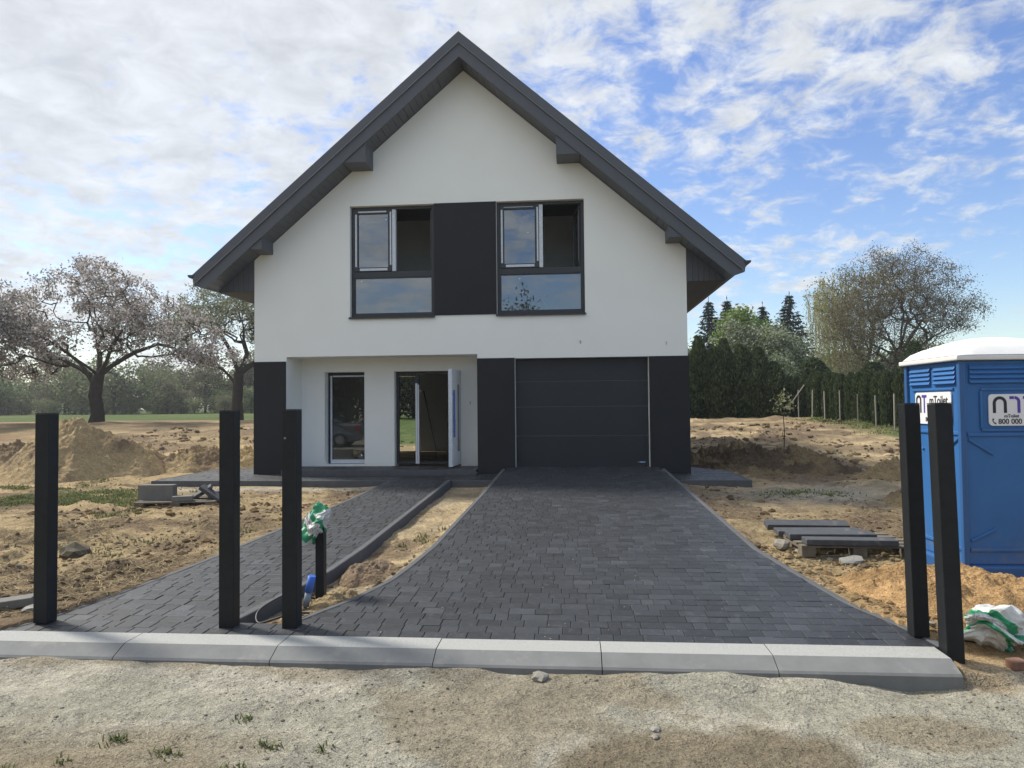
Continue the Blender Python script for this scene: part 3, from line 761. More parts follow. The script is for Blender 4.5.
# loose lamp cables
for (x, y, z) in ((-.033, PD, 1.36), (2.385, 0, 2.585), (4.133, 0, 2.535)):
    m = MB(); m.tube([(x-.005, y+.02, z+.01), (x, y-.02, z+.015), (x+.015, y-.025, z), (x+.012, y-.02, z-.025), (x+.003, y-.02, z-.045)], .006, 6)
    m.build('lamp_cable', mat('cable_grey', (.10, .10, .10), .6) if x != 4.133 else M['stone'], house)

# ------------------------------------------------------------------ soil heaps
def heap(name, label, cx, cy, rx, ry, h, rot, colr, cold, seed, n=110, power=1.3, rough=.10, flat=.0, cat='heap'):
    th = np.linspace(0, 2*np.pi, n, endpoint=False); rr = np.linspace(0, 1, n//2)**.9
    T_, R_ = np.meshgrid(th, rr, indexing='ij')
    wob = 1+.22*fbm(np.cos(T_)*1.5+seed, np.sin(T_)*1.5, 1.0, 3, seed)
    lx = R_*wob*np.cos(T_)*rx; ly = R_*wob*np.sin(T_)*ry
    X = cx+lx*math.cos(rot)-ly*math.sin(rot); Y = cy+lx*math.sin(rot)+ly*math.cos(rot)
    prof = np.clip(1-R_**power, 0, 1)
    if flat: prof = np.clip(prof*(1+flat), 0, 1)
    e = 1-R_**6
    Z = gz(X, Y, False)*.3+base(X, Y)*.7+prof*h*(1+.35*fbm(X, Y, 1.3/max(.25, h), 4, seed+2))+e*rough*(np.clip(fbm(X, Y, 2.2, 5, seed+4), -.5, 1)+.6*np.abs(fbm(X, Y, 7, 4, seed+6))+.45*np.abs(fbm(X, Y, 16, 3, seed+7)))-.05*R_**5
    c = blend(np.broadcast_to(colr, X.shape+(3,)).copy(), np.broadcast_to(cold, X.shape+(3,)), sst(-.1, .35, fbm(X, Y, 1.6, 5, seed+8)))
    m_, k_ = X.shape
    ii = np.arange(m_*k_).reshape(m_, k_); jj = np.roll(ii, -1, 0)
    q = np.stack([ii[:, :-1], ii[:, 1:], jj[:, 1:], jj[:, :-1]], -1).reshape(-1, 4)
    o = raw(name, np.stack([X-cx, Y-cy, Z], -1).reshape(-1, 3), [q], M['heap'], col=c.reshape(-1, 3), smooth=True)
    o.location = (cx, cy, 0)
    return tag(o, label, cat)
heap('sand_heap', 'tall brown sand heap in the field behind the leftmost black post', -9.0, .9, 2.0, 1.8, 1.42, .1, SANDC*.95, DARKS*1.9, 11, 220, 1.05, .21)
heap('soil_heap', 'low ridge of crumbled soil trailing right from the sand heap', -6.5, 2.2, 2.1, 1.3, .40, .2, SANDC*.85, DARKS*1.7, 14, 180, 1.5, .24)
heap('soil_heap', 'low clod heap at the left picture edge beyond the weeds', -12.6, 3.2, 2.2, 1.4, .38, 0, SANDC*.85, DARKS*1.7, 15, 170, 1.5, .26)
heap('soil_heap', 'dark soil bank beside the right corner of the house', 6.6, 2.4, 1.9, 2.6, .20, .15, DARKS*.9, SANDC*.55, 17, 190, 1.6, .30, .3)
heap('soil_heap', 'rough brown mound in the field behind the slab pallet', 9.3, -.4, 1.7, 1.3, .26, 0, SANDC*.75, DARKS*1.6, 21, 160, 1.6, .24)
heap('soil_heap', 'dark clod mound left of the blue toilet', 8.0, -3.4, 1.1, 1.2, .28, 0, SANDC*.7, DARKS*1.6, 22, 150, 1.6, .22)
heap('sand_heap', 'orange sand heap between the driveway edge and the blue toilet', 5.45, -8.35, 1.05, .85, .17, -.2, OCHRE, OCHRE*.72, 25, 150, 1.7, .10, .3)
heap('soil_heap', 'ochre rubble mound in front of the blue toilet', 6.05, -9.0, .95, .5, .06, 0, OCHRE*.95, DARKS*1.7, 28, 120, 1.7, .11, .3)
heap('soil_heap', 'small dug-up soil mound behind the bagged cable duct', .20, -7.75, .30, .45, .07, 0, DARKS*1.9, SANDC*.8, 31, 90, 1.5, .09)
heap('soil_heap', 'small sandy mound at the foot of the bagged cable duct', .12, -8.60, .22, .36, .05, 0, SANDC*.85, DARKS*1.7, 33, 90, 1.5, .07)

# ------------------------------------------------------------------ clods, stones
ico = bmesh.new(); bmesh.ops.create_icosphere(ico, subdivisions=1, radius=1)
IV = np.array([v.co[:] for v in ico.verts], np.float32); IF = np.array([[v.index for v in f.verts] for f in ico.faces], np.int32); ico.free()
def scatter(name, pts, sizes, cols, zoff=.2):
    n = len(pts)
    jit = 1+.35*(rng.random((n, len(IV), 1))-.5)*1.6
    ang = rng.random(n)*6.28; ca, sa = np.cos(ang), np.sin(ang)
    sq = np.stack([1+.4*(rng.random(n)-.3), 1+.4*(rng.random(n)-.5), .55+.35*rng.random(n)], -1)
    V = IV[None]*jit*sq[:, None]*sizes[:, None, None]
    V = np.stack([V[..., 0]*ca[:, None]-V[..., 1]*sa[:, None], V[..., 0]*sa[:, None]+V[..., 1]*ca[:, None], V[..., 2]], -1)+pts[:, None]
    V[..., 2] += (sizes*zoff)[:, None]
    F = IF[None]+(np.arange(n)*len(IV))[:, None, None]
    return raw(name, V.reshape(-1, 3), [F.reshape(-1, 3)], M['clod'], col=np.repeat(cols, len(IV), 0))
def free(X, Y):
    a = (X > dL(Y)-.08) & (X < dR(Y)+.08) & (Y > -9.9) & (Y < .5)
    b = (X > wL(Y)-.05) & (X < wR(Y)+.1) & (Y > -10.1) & (Y < AY)
    c = (X > AX0-.1) & (X < AX1+.1) & (Y > AY-.1) & (Y < 11)
    d = (Y > -10.13) & (Y < -9.45) & (X < 4.65)
    return ~(a | b | c | d)
def sprinkle(n, x0, x1, y0, y1, s0, s1, seed, thr=-.05):
    X = x0+(x1-x0)*rng.random(n); Y = y0+(y1-y0)*rng.random(n)
    k = free(X, Y) & (fbm(X, Y, .9, 4, seed) > thr)
    X, Y = X[k], Y[k]
    s = s0*(s1/s0)**(rng.random(len(X))**2.6)
    return np.stack([X, Y, gz(X, Y)], -1), s
P1, s1 = sprinkle(20000, -8, 9, -9.6, 2, .005, .026, 60)
P2, s2 = sprinkle(6000, -14, 15, 2, 14, .02, .11, 62)
P3, s3 = sprinkle(6500, -3.5, 7, -12.8, -10.05, .003, .012, 64)
P4, s4 = sprinkle(2600, -5.5, -1.9, -9.6, -6.0, .006, .032, 66, -.1)
P5, s5 = sprinkle(3200, 4.2, 7.0, -9.6, -6.5, .008, .05, 68, -.4)
P6, s6 = sprinkle(900, -7, -1.9, -9.6, -3.5, .022, .085, 70, .02)
P7, s7 = sprinkle(700, 4.6, 9, -9.4, 1, .022, .085, 74, .05)
P8, s8 = sprinkle(160, -.3, .8, -9.3, -7.2, .015, .05, 76, -.5)
PP = np.concatenate([P1, P2, P3, P4, P5]); ss = np.concatenate([s1, s2, s3, s4, s5])
cc = 1.08*gcol(PP[:, 0], PP[:, 1])*(.55+.55*rng.random((len(PP), 1)))
pl = rng.random(len(PP)) < .05
cc[pl] = pack(.30, .275, .225)*(.7+.5*rng.random((pl.sum(), 1)))
PB = np.concatenate([P6, P7, P8]); sb = np.concatenate([s6, s7, s8]); PP = np.concatenate([PP, PB]); ss = np.concatenate([ss, sb])
cc = np.concatenate([cc, gcol(PB[:, 0], PB[:, 1])*pack(.62, .56, .50)*(.7+.5*rng.random((len(PB), 1)))])
ss = ss*1.0; zo = np.concatenate([np.full(len(PP)-len(PB), .15), np.full(len(PB), -.05)])
tag(scatter('soil_clods', PP, ss, cc, zo), 'loose clods and gravel strewn over the bare soil', 'clods', kind='stuff')
def rock(name, label, x, y, r, colr, seed, flat=.6, cat='stone'):
    bm = bmesh.new(); bmesh.ops.create_icosphere(bm, subdivisions=2, radius=r)
    rr = random.Random(seed); ph = [rr.random()*9 for _ in range(3)]
    for v in bm.verts:
        d = v.co.normalized()
        k = 1+.22*math.sin(d.x*3+ph[0])*math.cos(d.y*3.4+ph[1])+.12*math.sin(d.z*6+ph[2]+d.x*5)
        v.co = Vector((d.x*1.15, d.y, d.z*flat))*r*k*(1+.16*(rr.random()-.5))
    me = bpy.data.meshes.new(name); bm.to_mesh(me); bm.free()
    me.materials.append(mat(name+'_mat', tuple(.62*c for c in colr), .95, var=.25, vscale=30, bump=.5, bscale=60))
    o = bpy.data.objects.new(name, me); COL.objects.link(o)
    o.location = (x, y, float(gz(np.array([x]), np.array([y]))[0])+r*flat*.45); o.rotation_euler = (0, 0, seed)
    return tag(o, label, cat)
rock('stone', 'flat pale stone lying at the front of the slab pallet', 5.05, -7.05, .13, (.36, .35, .32), 1, .35)
rock('stone', 'pale rounded stone wedged against the foot of the kerb middle', 1.98, -10.20, .048, (.36, .34, .29), 2)
rock('stone', 'small grey pebble at the edge of the dark patch on the road', 2.62, -10.78, .022, (.42, .41, .38), 3)
rock('stone', 'second small pebble just below the grey one on the road', 2.61, -10.86, .02, (.40, .37, .32), 4)
rock('stone', 'dark lump of earth half buried in front of the blue toilet', 5.58, -8.62, .10, (.17, .13, .09), 5, .8)
rock('stone', 'brown clod right of the dark lump in front of the toilet', 5.88, -8.72, .085, (.22, .17, .11), 6, .8)
rock('stone', 'pale broken stone beside the driveway edge left of the slab pallet', 4.47, -6.6, .08, (.36, .33, .27), 8, .7)
rock('stone', 'mossy clod in the soil left of the path', -3.3, -7.2, .16, (.13, .11, .07), 9, .6)
rock('stone', 'white stone beside the concrete piece at the left edge', -2.12, -9.3, .06, (.48, .46, .42), 10, .5)

# ------------------------------------------------------------------ gate posts
def gpost(x, y, zb, zt, sz, label, lean=(0, 0), rz=0.0, extra=None):
    m = MB(); h = zt-zb
    m.box(-sz/2, sz/2, -sz/2, sz/2, 0, h-.004); 
    o = m.build('gate_post', M['post'], None, bevel=.006, seg=2)
    o.location = (x, y, zb); o.rotation_euler = (lean[0], lean[1], rz)
    tag(o, label, 'post', 'dark steel gate posts behind the kerb')
    c = MB(); c.box(-sz/2+.001, sz/2-.001, -sz/2+.001, sz/2-.001, h-.003, h+.002); c.build('cap', M['post'], o)
    if extra: 
        s_ = MB(); s_.tube([(extra[0], -sz/2-.006, extra[1]), (extra[0], -sz/2+.01, extra[1])], .008, 10); s_.build('screw', M['steel'], o)
    return o
gpost(-1.845, -9.50, -.345, 1.25, .112, 'black steel post at the far left end of the paved path')
gpost(-.37, -9.52, -.35, 1.258, .112, 'black steel post between the path and the bagged cable duct, left one of a pair')
gpost(.108, -9.51, -.35, 1.262, .112, 'black steel post with a small bright screw near its top, at the left driveway corner', extra=(-.03, 1.40))
gpost(4.565, -9.50, -.34, 1.262, .105, 'upright black steel post at the right driveway corner, nearer the house', lean=(0, R(-.9)))
gpost(4.632, -9.80, -.44, 1.262, .110, 'leaning black steel post at the right end of the kerb', lean=(R(-1.2), R(-.6)))

# ------------------------------------------------------------------ cable duct with bag, pipe, cable
tag((d := MB().box(-.038, .038, -.038, .038, 0, .74).build('cable_duct', M['post'], None, bevel=.006)), 'short black square duct with a plastic bag over its top, beside the path', 'duct')
d.location = (.0, -8.60, -.42)
def bag(name, label, loc, rz, size, seed, drape):
    bm = bmesh.new(); bmesh.ops.create_icosphere(bm, subdivisions=6, radius=1)
    V = np.array([v.co[:] for v in bm.verts]); F = np.array([[v.index for v in f.verts] for f in bm.faces]); bm.free()
    x, y, z = V.T
    th = np.arctan2(y, x)
    def n3(a, sc, s): return fbm(a[:, 0]*sc+a[:, 2]*1.7*sc+5, a[:, 1]*sc-a[:, 2]*1.3*sc+9, 1.0, 4, s)
    fold = np.abs(n3(V, 2.2, seed))*1.0
    rb = np.random.default_rng(seed); crumple = .38*n3(V, .8, seed+3)-.10
    for i in range(11):
        d = rb.normal(size=3); d /= np.linalg.norm(d); f = 1.6+4.2*(i/10)
        q = V @ d*f+rb.random()*6+.9*n3(V, .9, seed+20+i)
        crumple = crumple+(.34/f)*(np.abs(np.sin(q))**.8-.6)*(1 if i % 2 else -1)*sst(-.25, .2, n3(V, .8, seed+30+i))*1.6
    r = 1+crumple-.12
    W = V*r[:, None]*np.array(size)
    W[:, 2] += size[2]*.25*np.sin(th*2+seed)*np.sqrt(x*x+y*y)
    if drape:        # hangs lower to the left, narrower at the top
        t = (z+1)/2
        W[:, 0] += -.11*(1-t)**1.3; W[:, 0] *= (.75+.35*t); W[:, 2] -= .10*np.clip(-x, 0, 1)*(1-t)
    # printed bands: green stripes on white, following the bag's own surface
    u = x*.8+z*.9+.25*n3(V, 1.0, seed+8); v = y-.7*z+x*.3
    g = ((np.abs(u-.25) < .17) | (np.abs(u+.62) < .13) | (np.abs(v-.85) < .13) | ((z > .82) if drape else (z > 5)))
    ltr = (np.abs(u+.18) < .16) & (np.sin(v*26+np.round(u*22)*2) > .25) & (np.sin(u*60) > .1)
    col = np.where(g[:, None], pack(.03, .30, .14), pack(.66, .66, .63)); col = np.where(ltr[:, None], pack(.22, .22, .24), col)
    o = raw(name, W, [F], M['bag'], col=col, smooth=False)
    o.location = loc; o.rotation_euler = (0, 0, rz)
    return tag(o, label, 'bag')
bag('plastic_bag', 'crumpled green and white plastic bag pulled over the short black duct', (.015, -8.62, .27), .2, (.150, .12, .185), 3, True)
bag('plastic_bag', 'crumpled white bag with green stripes lying beside the right kerb end', (5.02, -9.56, -.26), .5, (.25, .22, .17), 7, False)
m = MB(); m.tube([(-.06, -8.80, -.40), (-.035, -8.80, -.28)], .028, 12); p_ = m.build('conduit', M['grey_pipe'])
tag(p_, 'blue-tipped grey conduit sticking out of the soil in front of the duct', 'pipe')
m = MB(); m.tube([(-.035, -8.80, -.28), (-.005, -8.80, -.145)], .033, 12); m.build('blue_end', M['blue_pipe'], p_)
gzs = lambda x, y: float(gz(np.array([x]), np.array([y]))[0])
pth = [(-.05, -8.62, gzs(-.05, -8.62)+.03), (-.16, -8.85, zW(-8.85)+.05), (-.22, -9.1, zW(-9.1)+.06), (-.26, -9.28, zW(-9.3)+.03), (-.20, -9.40, gzs(-.2, -9.4)+.03), (-.05, -9.43, gzs(-.05, -9.43)+.05), (.06, -9.36, gzs(.06, -9.36)+.06), (.14, -9.25, gzs(.14, -9.25)+.03)]
def smooth_path(p, n=6):
    p = [Vector(a) for a in p]; out = []
    for i in range(len(p)-1):
        a, b, c, e = p[max(i-1, 0)], p[i], p[i+1], p[min(i+2, len(p)-1)]
        for k in range(n):
            t = k/n; out.append(.5*((2*b)+(c-a)*t+(2*a-5*b+4*c-e)*t*t+(3*b-a-3*c+e)*t**3))
    return out+[p[-1]]
m = MB(); m.tube(smooth_path(pth), .008, 6); tag(m.build('cable', M['cable']), 'black cable looping over the path edging behind the paired posts', 'cable')

# ------------------------------------------------------------------ pallets, slabs, blocks
def pallet(label, loc, rz, tilt=(0, 0)):
    e = empty('wooden_pallet', loc, rz); e.rotation_euler = (tilt[0], tilt[1], rz); tag(e, label, 'pallet')
    for k in range(5):
        m = MB(); m.box(-.6, .6, -.4+.1725*k, -.4+.1725*k+.11, .122, .144); m.build('deck_board', M['wood'], e, bevel=.003)
    for x in (-.6, -.072, .455):
        m = MB(); m.box(x, x+.145, -.4, .4, .10, .1215); m.build('cross_board', M['wood'], e, bevel=.003)
        for y in (-.4, -.07, .26):
            m = MB(); m.box(x+.002, x+.143, y, y+.14, .022, .0995); m.build('block', M['wood'], e, bevel=.004)
    for y in (-.39, -.05, .29):
        m = MB(); m.box(-.6, .6, y, y+.10, 0, .0215); m.build('skid', M['wood'], e, bevel=.003)
    return e
pz = gzs(5.2, -6.6)
pallet('weathered pallet under dark edging slabs, on the soil right of the driveway', (5.18, -6.52, pz-.02), .02, (R(.6), R(.5)))
def slab(name, label, loc, dims, rot, m_, cat='slab', group=None):
    m = MB(); m.box(-dims[0]/2, dims[0]/2, -dims[1]/2, dims[1]/2, 0, dims[2]); o = m.build(name, m_, None, bevel=.008)
    o.location = loc; o.rotation_euler = rot; return tag(o, label, cat, group)
gs = 'dark edging slabs on the right pallet'
ptop = pz+.128
slab('edging_slab', 'dark edging slab nearest the viewer on the right pallet, overhanging it to the right', (5.10, -6.86, ptop), (.93, .18, .062), (R(1), R(.5), .0), M['slab'], group=gs)
slab('edging_slab', 'dark edging slab in the middle of the right pallet, between two others', (5.03, -6.50, ptop), (.93, .20, .062), (R(2), 0, .01), M['slab'], group=gs)
slab('edging_slab', 'thin dark edging slab half hidden behind the middle one on the right pallet', (5.0, -6.20, ptop-.01), (.95, .20, .055), (R(3), R(0), .02), M['slab'], group=gs)
slab('edging_slab', 'dark edging slab farthest back, lying tilted across the rear of the right pallet', (4.97, -5.88, ptop+.005), (.95, .17, .07), (R(14), R(.5), .0), M['slab'], group=gs)
pz2 = gzs(-4.2, -3.6)-.075
pallet('pallet holding broken concrete blocks in the soil behind the left posts', (-4.22, -3.45, pz2), .28, (0, R(1.0)))
pt2 = pz2+.145
slab('concrete_block', 'grey concrete block standing upright at the left of the left pallet', (-4.52, -3.62, pt2), (.58, .14, .25), (0, 0, .05), M['slab_grey'], 'block')
slab('edging_slab', 'broken grey slab tilted up on the left pallet', (-3.96, -3.36, pt2+.03), (.5, .20, .06), (R(10), R(-32), .35), M['slab'])
slab('edging_slab', 'dark slab piece leaning against the tilted one on the left pallet', (-3.72, -3.40, pt2+.04), (.45, .22, .06), (R(5), R(36), .2), M['slab'])
slab('concrete_block', 'small grey block lying flat in front on the left pallet', (-4.05, -3.70, pt2), (.30, .20, .08), (0, 0, .4), M['slab_grey'], 'block')
slab('concrete_block', 'small pale block at the right end of the left pallet', (-3.78, -3.12, pt2), (.30, .14, .09), (0, 0, .7), M['slab_grey'], 'block')
slab('concrete_piece', 'grey concrete piece on the soil at the left picture edge', (-2.33, -9.22, gzs(-2.33, -9.22)+.0), (.30, .13, .07), (R(4), R(-5), .35), M['slab_grey'], 'slab')
slab('concrete_piece', 'grey concrete slab behind the striped bag at the right picture edge', (5.32, -9.22, gzs(5.32, -9.22)+.03), (.48, .26, .06), (R(14), R(2), .05), M['slab_grey'], 'slab')
slab('brick', 'small brown brick beside the striped bag at the kerb end', (4.99, -9.86, gzs(4.99, -9.86)-.005), (.10, .075, .06), (R(3), 0, .25), M['brick'], 'brick')

# ------------------------------------------------------------------ portable toilet
TZ = -.37
tl = empty('portable_toilet', (5.755, -7.82, TZ), YAW-.05)
tag(tl, 'blue plastic portable toilet with white domed roof and two white signs', 'toilet')
TW, TD, TH = 1.10, 1.02, 2.02
m = MB(); m.box(.03, TW-.03, .03, TD-.03, .14, TH); m.build('body', M['toilet'], tl, bevel=.012)
m = MB(); m.box(-.03, TW+.03, -.03, TD+.03, -.09, .14); m.build('base', M['toilet_dark'], tl, bevel=.02)
m = MB()
for (x, y) in ((0, 0), (TW-.055, 0), (0, TD-.055), (TW-.055, TD-.055)): m.box(x, x+.055, y, y+.055, .14, TH-.002)
m.build_each('corner_post', M['toilet_dark'], tl, bevel=.012)
# moulded panels: front (y=0 side) and left (x=0 side)
def louvre(mb, a0, a1, z, side):
    # wedge slat standing proud of the wall
    if side == 'f': mb.prism([(.03, z), (.000, z+.012), (.03, z+.062)], 'x', a0, a1)
    else: mb.prism([(.03, z), (.000, z+.012), (.03, z+.062)], 'y', a0, a1)
m = MB()
for k in range(4): louvre(m, .10, TW-.10, 1.80+.043*k, 'f')
for k in range(4): louvre(m, .10, .47, 1.80+.043*k, 'l'); louvre(m, .54, .92, 1.80+.043*k, 'l')
m.build_each('vent_louvre', M['toilet'], tl, bevel=.003)
m = MB()
def bar(mb, x0, z0, x1, z1, side='f', t=.011, y=.014):
    L = math.hypot(x1-x0, z1-z0); a = math.atan2(z1-z0, x1-x0)
    if side == 'f': mb.box(0, L, y, .0295, -t, t, Matrix.Translation((x0, 0, z0)) @ Matrix.Rotation(-a, 4, 'Y'))
    else: mb.box(y, .0295, 0, L, -t, t, Matrix.Translation((0, x0, z0)) @ Matrix.Rotation(a, 4, 'X'))
bar(m, .07, 1.335, TW-.07, 1.335, t=.016); bar(m, .07, .28, TW-.07, .28, t=.016)
bar(m, .20, 1.75, TW-.20, 1.75); bar(m, .20, 1.375, TW-.20, 1.375); bar(m, .20, 1.388, .20, 1.738); bar(m, TW-.20, 1.388, TW-.20, 1.738)
bar(m, .08, 1.29, .30, 1.15); bar(m, .08, .36, .30, .47); bar(m, TW-.08, 1.29, TW-.30, 1.15)
bar(m, .07, 1.345, TD-.07, 1.345, 'l', .016); bar(m, .07, .28, TD-.07, .28, 'l', .016); bar(m, .14, 1.76, TD-.14, 1.76, 'l')
bar(m, .10, 1.29, .32, 1.16, 'l'); bar(m, TD-.10, 1.29, TD-.32, 1.16, 'l')
m.build_each('moulded_rib', M['toilet'], tl, bevel=.005)
# roof: rim and shallow dome with four soft hips
nn = 14; V = []; F = []
for i in range(nn+1):
    for j in range(nn+1):
        u, v = i/nn, j/nn
        x = -.03+u*(TW+.06); y = -.03+v*(TD+.06)
        a = max(abs(u-.5), abs(v-.5))*2
        r_ = min(1, (1-abs(u-.5)*2)*1.0*2.2) ; s_ = min(1, (1-abs(v-.5)*2)*2.2)
        h_ = .20*(math.sin(math.pi/2*min(1, (1-abs(2*u-1))*1.05)))**.75*.55+.20*(math.sin(math.pi/2*min(1, (1-abs(2*v-1))*1.05)))**.75*.45
        h_ = min(h_, .24*(1-a)**.62+.004) 
        V.append((x, y, TH+.045+h_))
k0 = len(V)
for i in range(nn):
    for j in range(nn): F.append((i*(nn+1)+j, (i+1)*(nn+1)+j, (i+1)*(nn+1)+j+1, i*(nn+1)+j+1))
rf = raw('roof', V, [np.array(F)], M['toilet_roof'], tl, smooth=True)
m = MB(); m.box(-.034, TW+.034, -.034, TD+.034, TH+.001, TH+.046); m.build('roof_rim', M['toilet_roof'], tl, bevel=.010)
def text(body, size, mtl, loc, rot, parent, align='CENTER', ext=.0012, sx=1.0):
    cu = bpy.data.curves.new('lettering', 'FONT'); cu.body = body; cu.size = size; cu.align_x = align; cu.extrude = ext; cu.offset = size*.012
    to = bpy.data.objects.new('lettering', cu); COL.objects.link(to)
    bpy.context.view_layer.update()
    me = bpy.data.meshes.new_from_object(to.evaluated_get(bpy.context.evaluated_depsgraph_get()))
    COL.objects.unlink(to); bpy.data.objects.remove(to)
    me.materials.clear(); me.materials.append(mtl)
    o = bpy.data.objects.new('lettering', me); COL.objects.link(o); o.parent = parent
    o.location = loc; o.rotation_euler = rot; o.scale = (sx, 1, 1); return o
def rrect(x0, x1, z0, z1, r, n=5):
    pts = []
    for cx_, cz_, a0 in ((x1-r, z0+r, -90), (x1-r, z1-r, 0), (x0+r, z1-r, 90), (x0+r, z0+r, 180)):
        for k in range(n+1): a = R(a0+90*k/n); pts.append((cx_+r*math.cos(a), cz_+r*math.sin(a)))
    return pts
def arch(mb, x0, x1, z0, z1, t, axis, a, b, n=10, right_only=False, left_only=False):
    ro = (x1-x0)/2; cx_ = (x0+x1)/2; cz_ = z1-ro; ri = ro-t
    a0, a1 = (math.pi, 0)
    if right_only: a0 = math.pi/2
    op = [(cx_+ro*math.cos(a0+(a1-a0)*k/n), cz_+ro*math.sin(a0+(a1-a0)*k/n)) for k in range(n+1)]
    ip = [(cx_+ri*math.cos(a0+(a1-a0)*k/n), cz_+ri*math.sin(a0+(a1-a0)*k/n)) for k in range(n+1)]
    out = ([(x0, z0)] if not right_only else [])+op+[(x1, z0), (x1-t, z0)]+ip[::-1]+([(x0+t, z0)] if not right_only else [])
    mb.prism(out, axis, a, b)
def sign(side):
    if side == 'f':
        m = MB(); m.prism(rrect(.265, .80, 1.415, 1.705, .035), 'y', .014, .026); s = m.build('sign', M['sign'], tl)
        m = MB(); arch(m, .30, .425, 1.532, 1.685, .027, 'y', .0115, .0138); m.build('logo', M['ink'], s)
        m = MB(); arch(m, .445, .545, 1.532, 1.685, .026, 'y', .0115, .0138, right_only=True); m.build('logo', M['violet'], s)
        m = MB(); m.box(.45, .49, .0115, .0138, 1.659, 1.685); m.build('logo', M['violet'], s)
        m = MB(); m.prism([(.57, 1.685), (.57, 1.659), (.615, 1.659), (.615, 1.532), (.643, 1.532), (.643, 1.659), (.70, 1.659), (.70, 1.685)], 'y', .0115, .0138); m.build('logo', M['violet'], s)
        text('mToilet', .042, M['ink'], (.465, .0125, 1.490), (R(90), 0, 0), s)
        text('800 000 700', .066, M['ink'], (.345, .0125, 1.432), (R(90), 0, 0), s, 'LEFT', sx=.98)
        m = MB(); m.tube([(.302, .0125, 1.480), (.296, .0125, 1.462), (.306, .0125, 1.444), (.322, .0125, 1.435)], [.008, .004, .004, .008], 6); m.build('phone_symbol', M['ink'], s)
    else:
        # left wall: local y runs away from the viewer, so text runs from far to near
        m = MB(); m.prism(rrect(.17, .82, 1.42, 1.735, .035), 'x', .014, .026); s = m.build('sign', M['sign'], tl)
        m = MB(); arch(m, .70, .80, 1.53, 1.71, .024, 'x', .0115, .0138); m.build('logo', M['ink'], s)
        m = MB(); m.prism([(.69, 1.71), (.69, 1.684), (.655, 1.684), (.655, 1.53), (.632, 1.53), (.632, 1.684), (.60, 1.684), (.60, 1.71)], 'x', .0115, .0138); m.build('logo', M['violet'], s)
        text('mToilet', .125, M['ink'], (.0125, .385, 1.612), (R(90), 0, R(-90)), s, sx=.82)
        text('800 000 700', .062, M['ink'], (.0125, .47, 1.445), (R(90), 0, R(-90)), s)
sign('f'); sign('l')

# ------------------------------------------------------------------ vegetation
def cards(P, size, rs, aspect=.6, up_bias=0.0, dirs=None):
    n = len(P); a = rs.normal(size=(n, 3)) if dirs is None else dirs+.35*rs.normal(size=(n, 3))
    a[:, 2] += up_bias; a /= np.linalg.norm(a, axis=1, keepdims=True)
    b = rs.normal(size=(n, 3)); b -= a*(a*b).sum(1, keepdims=True); b /= np.linalg.norm(b, axis=1, keepdims=True)
    s = (np.asarray(size)*(.6+.8*rs.random(n)))[:, None]
    V = np.stack([P-a*s*.5, P+b*s*.5*aspect, P+a*s*.5, P-b*s*.5*aspect], 1)
    return V.reshape(-1, 3), np.arange(4*n).reshape(n, 4)
def grow(trunk, limbs, pts, rs, seg=.55, tip=.010, e=1.9, wig=.06):
    """trunk and limbs are polylines; every crown point gets a twig from the nearest wood"""
    N_ = [np.array(p, float) for p in trunk]; par = [-1]+list(range(len(trunk)-1))
    def add(a, target, k):
        d = np.linalg.norm(target-N_[a]); n = max(1, int(d/seg)); st = N_[a].copy(); prev = a
        for i in range(1, n+1):
            t = i/n; q = st*(1-t)+target*t
            if i < n: q = q+rs.normal(size=3)*wig*min(1, d*.3)*np.array([1, 1, .7])+np.array([0, 0, .10*d*t*(1-t)*k])
            N_.append(q); par.append(prev); prev = len(N_)-1
        return prev
    for L in limbs:
        a = int(np.argmin([np.linalg.norm(n_-np.array(L[0])) for n_ in N_]))
        for p in L[1:]: a = add(a, np.array(p, float), .6)
    top = np.array(trunk[-1]); order = np.argsort(np.linalg.norm(pts-top, axis=1))
    tips = []
    for i in order:
        A = np.array(N_[2:]) if len(N_) > 3 else np.array(N_)
        off = 2 if len(N_) > 3 else 0
        d = np.linalg.norm(A-pts[i], axis=1)+.25*np.clip(A[:, 2]-pts[i][2]+.2, 0, None)
        tips.append(add(int(np.argmin(d))+off, pts[i], 1.0))
    N_ = np.array(N_); par = np.array(par)
    rad = np.zeros(len(N_)); kids = np.zeros(len(N_))
    acc = np.zeros(len(N_))
    for i in range(len(N_)-1, -1, -1):
        rad[i] = max(tip, acc[i]**(1/e)) if acc[i] > 0 else tip
        if par[i] >= 0: acc[par[i]] += rad[i]**e
    return N_, par, rad
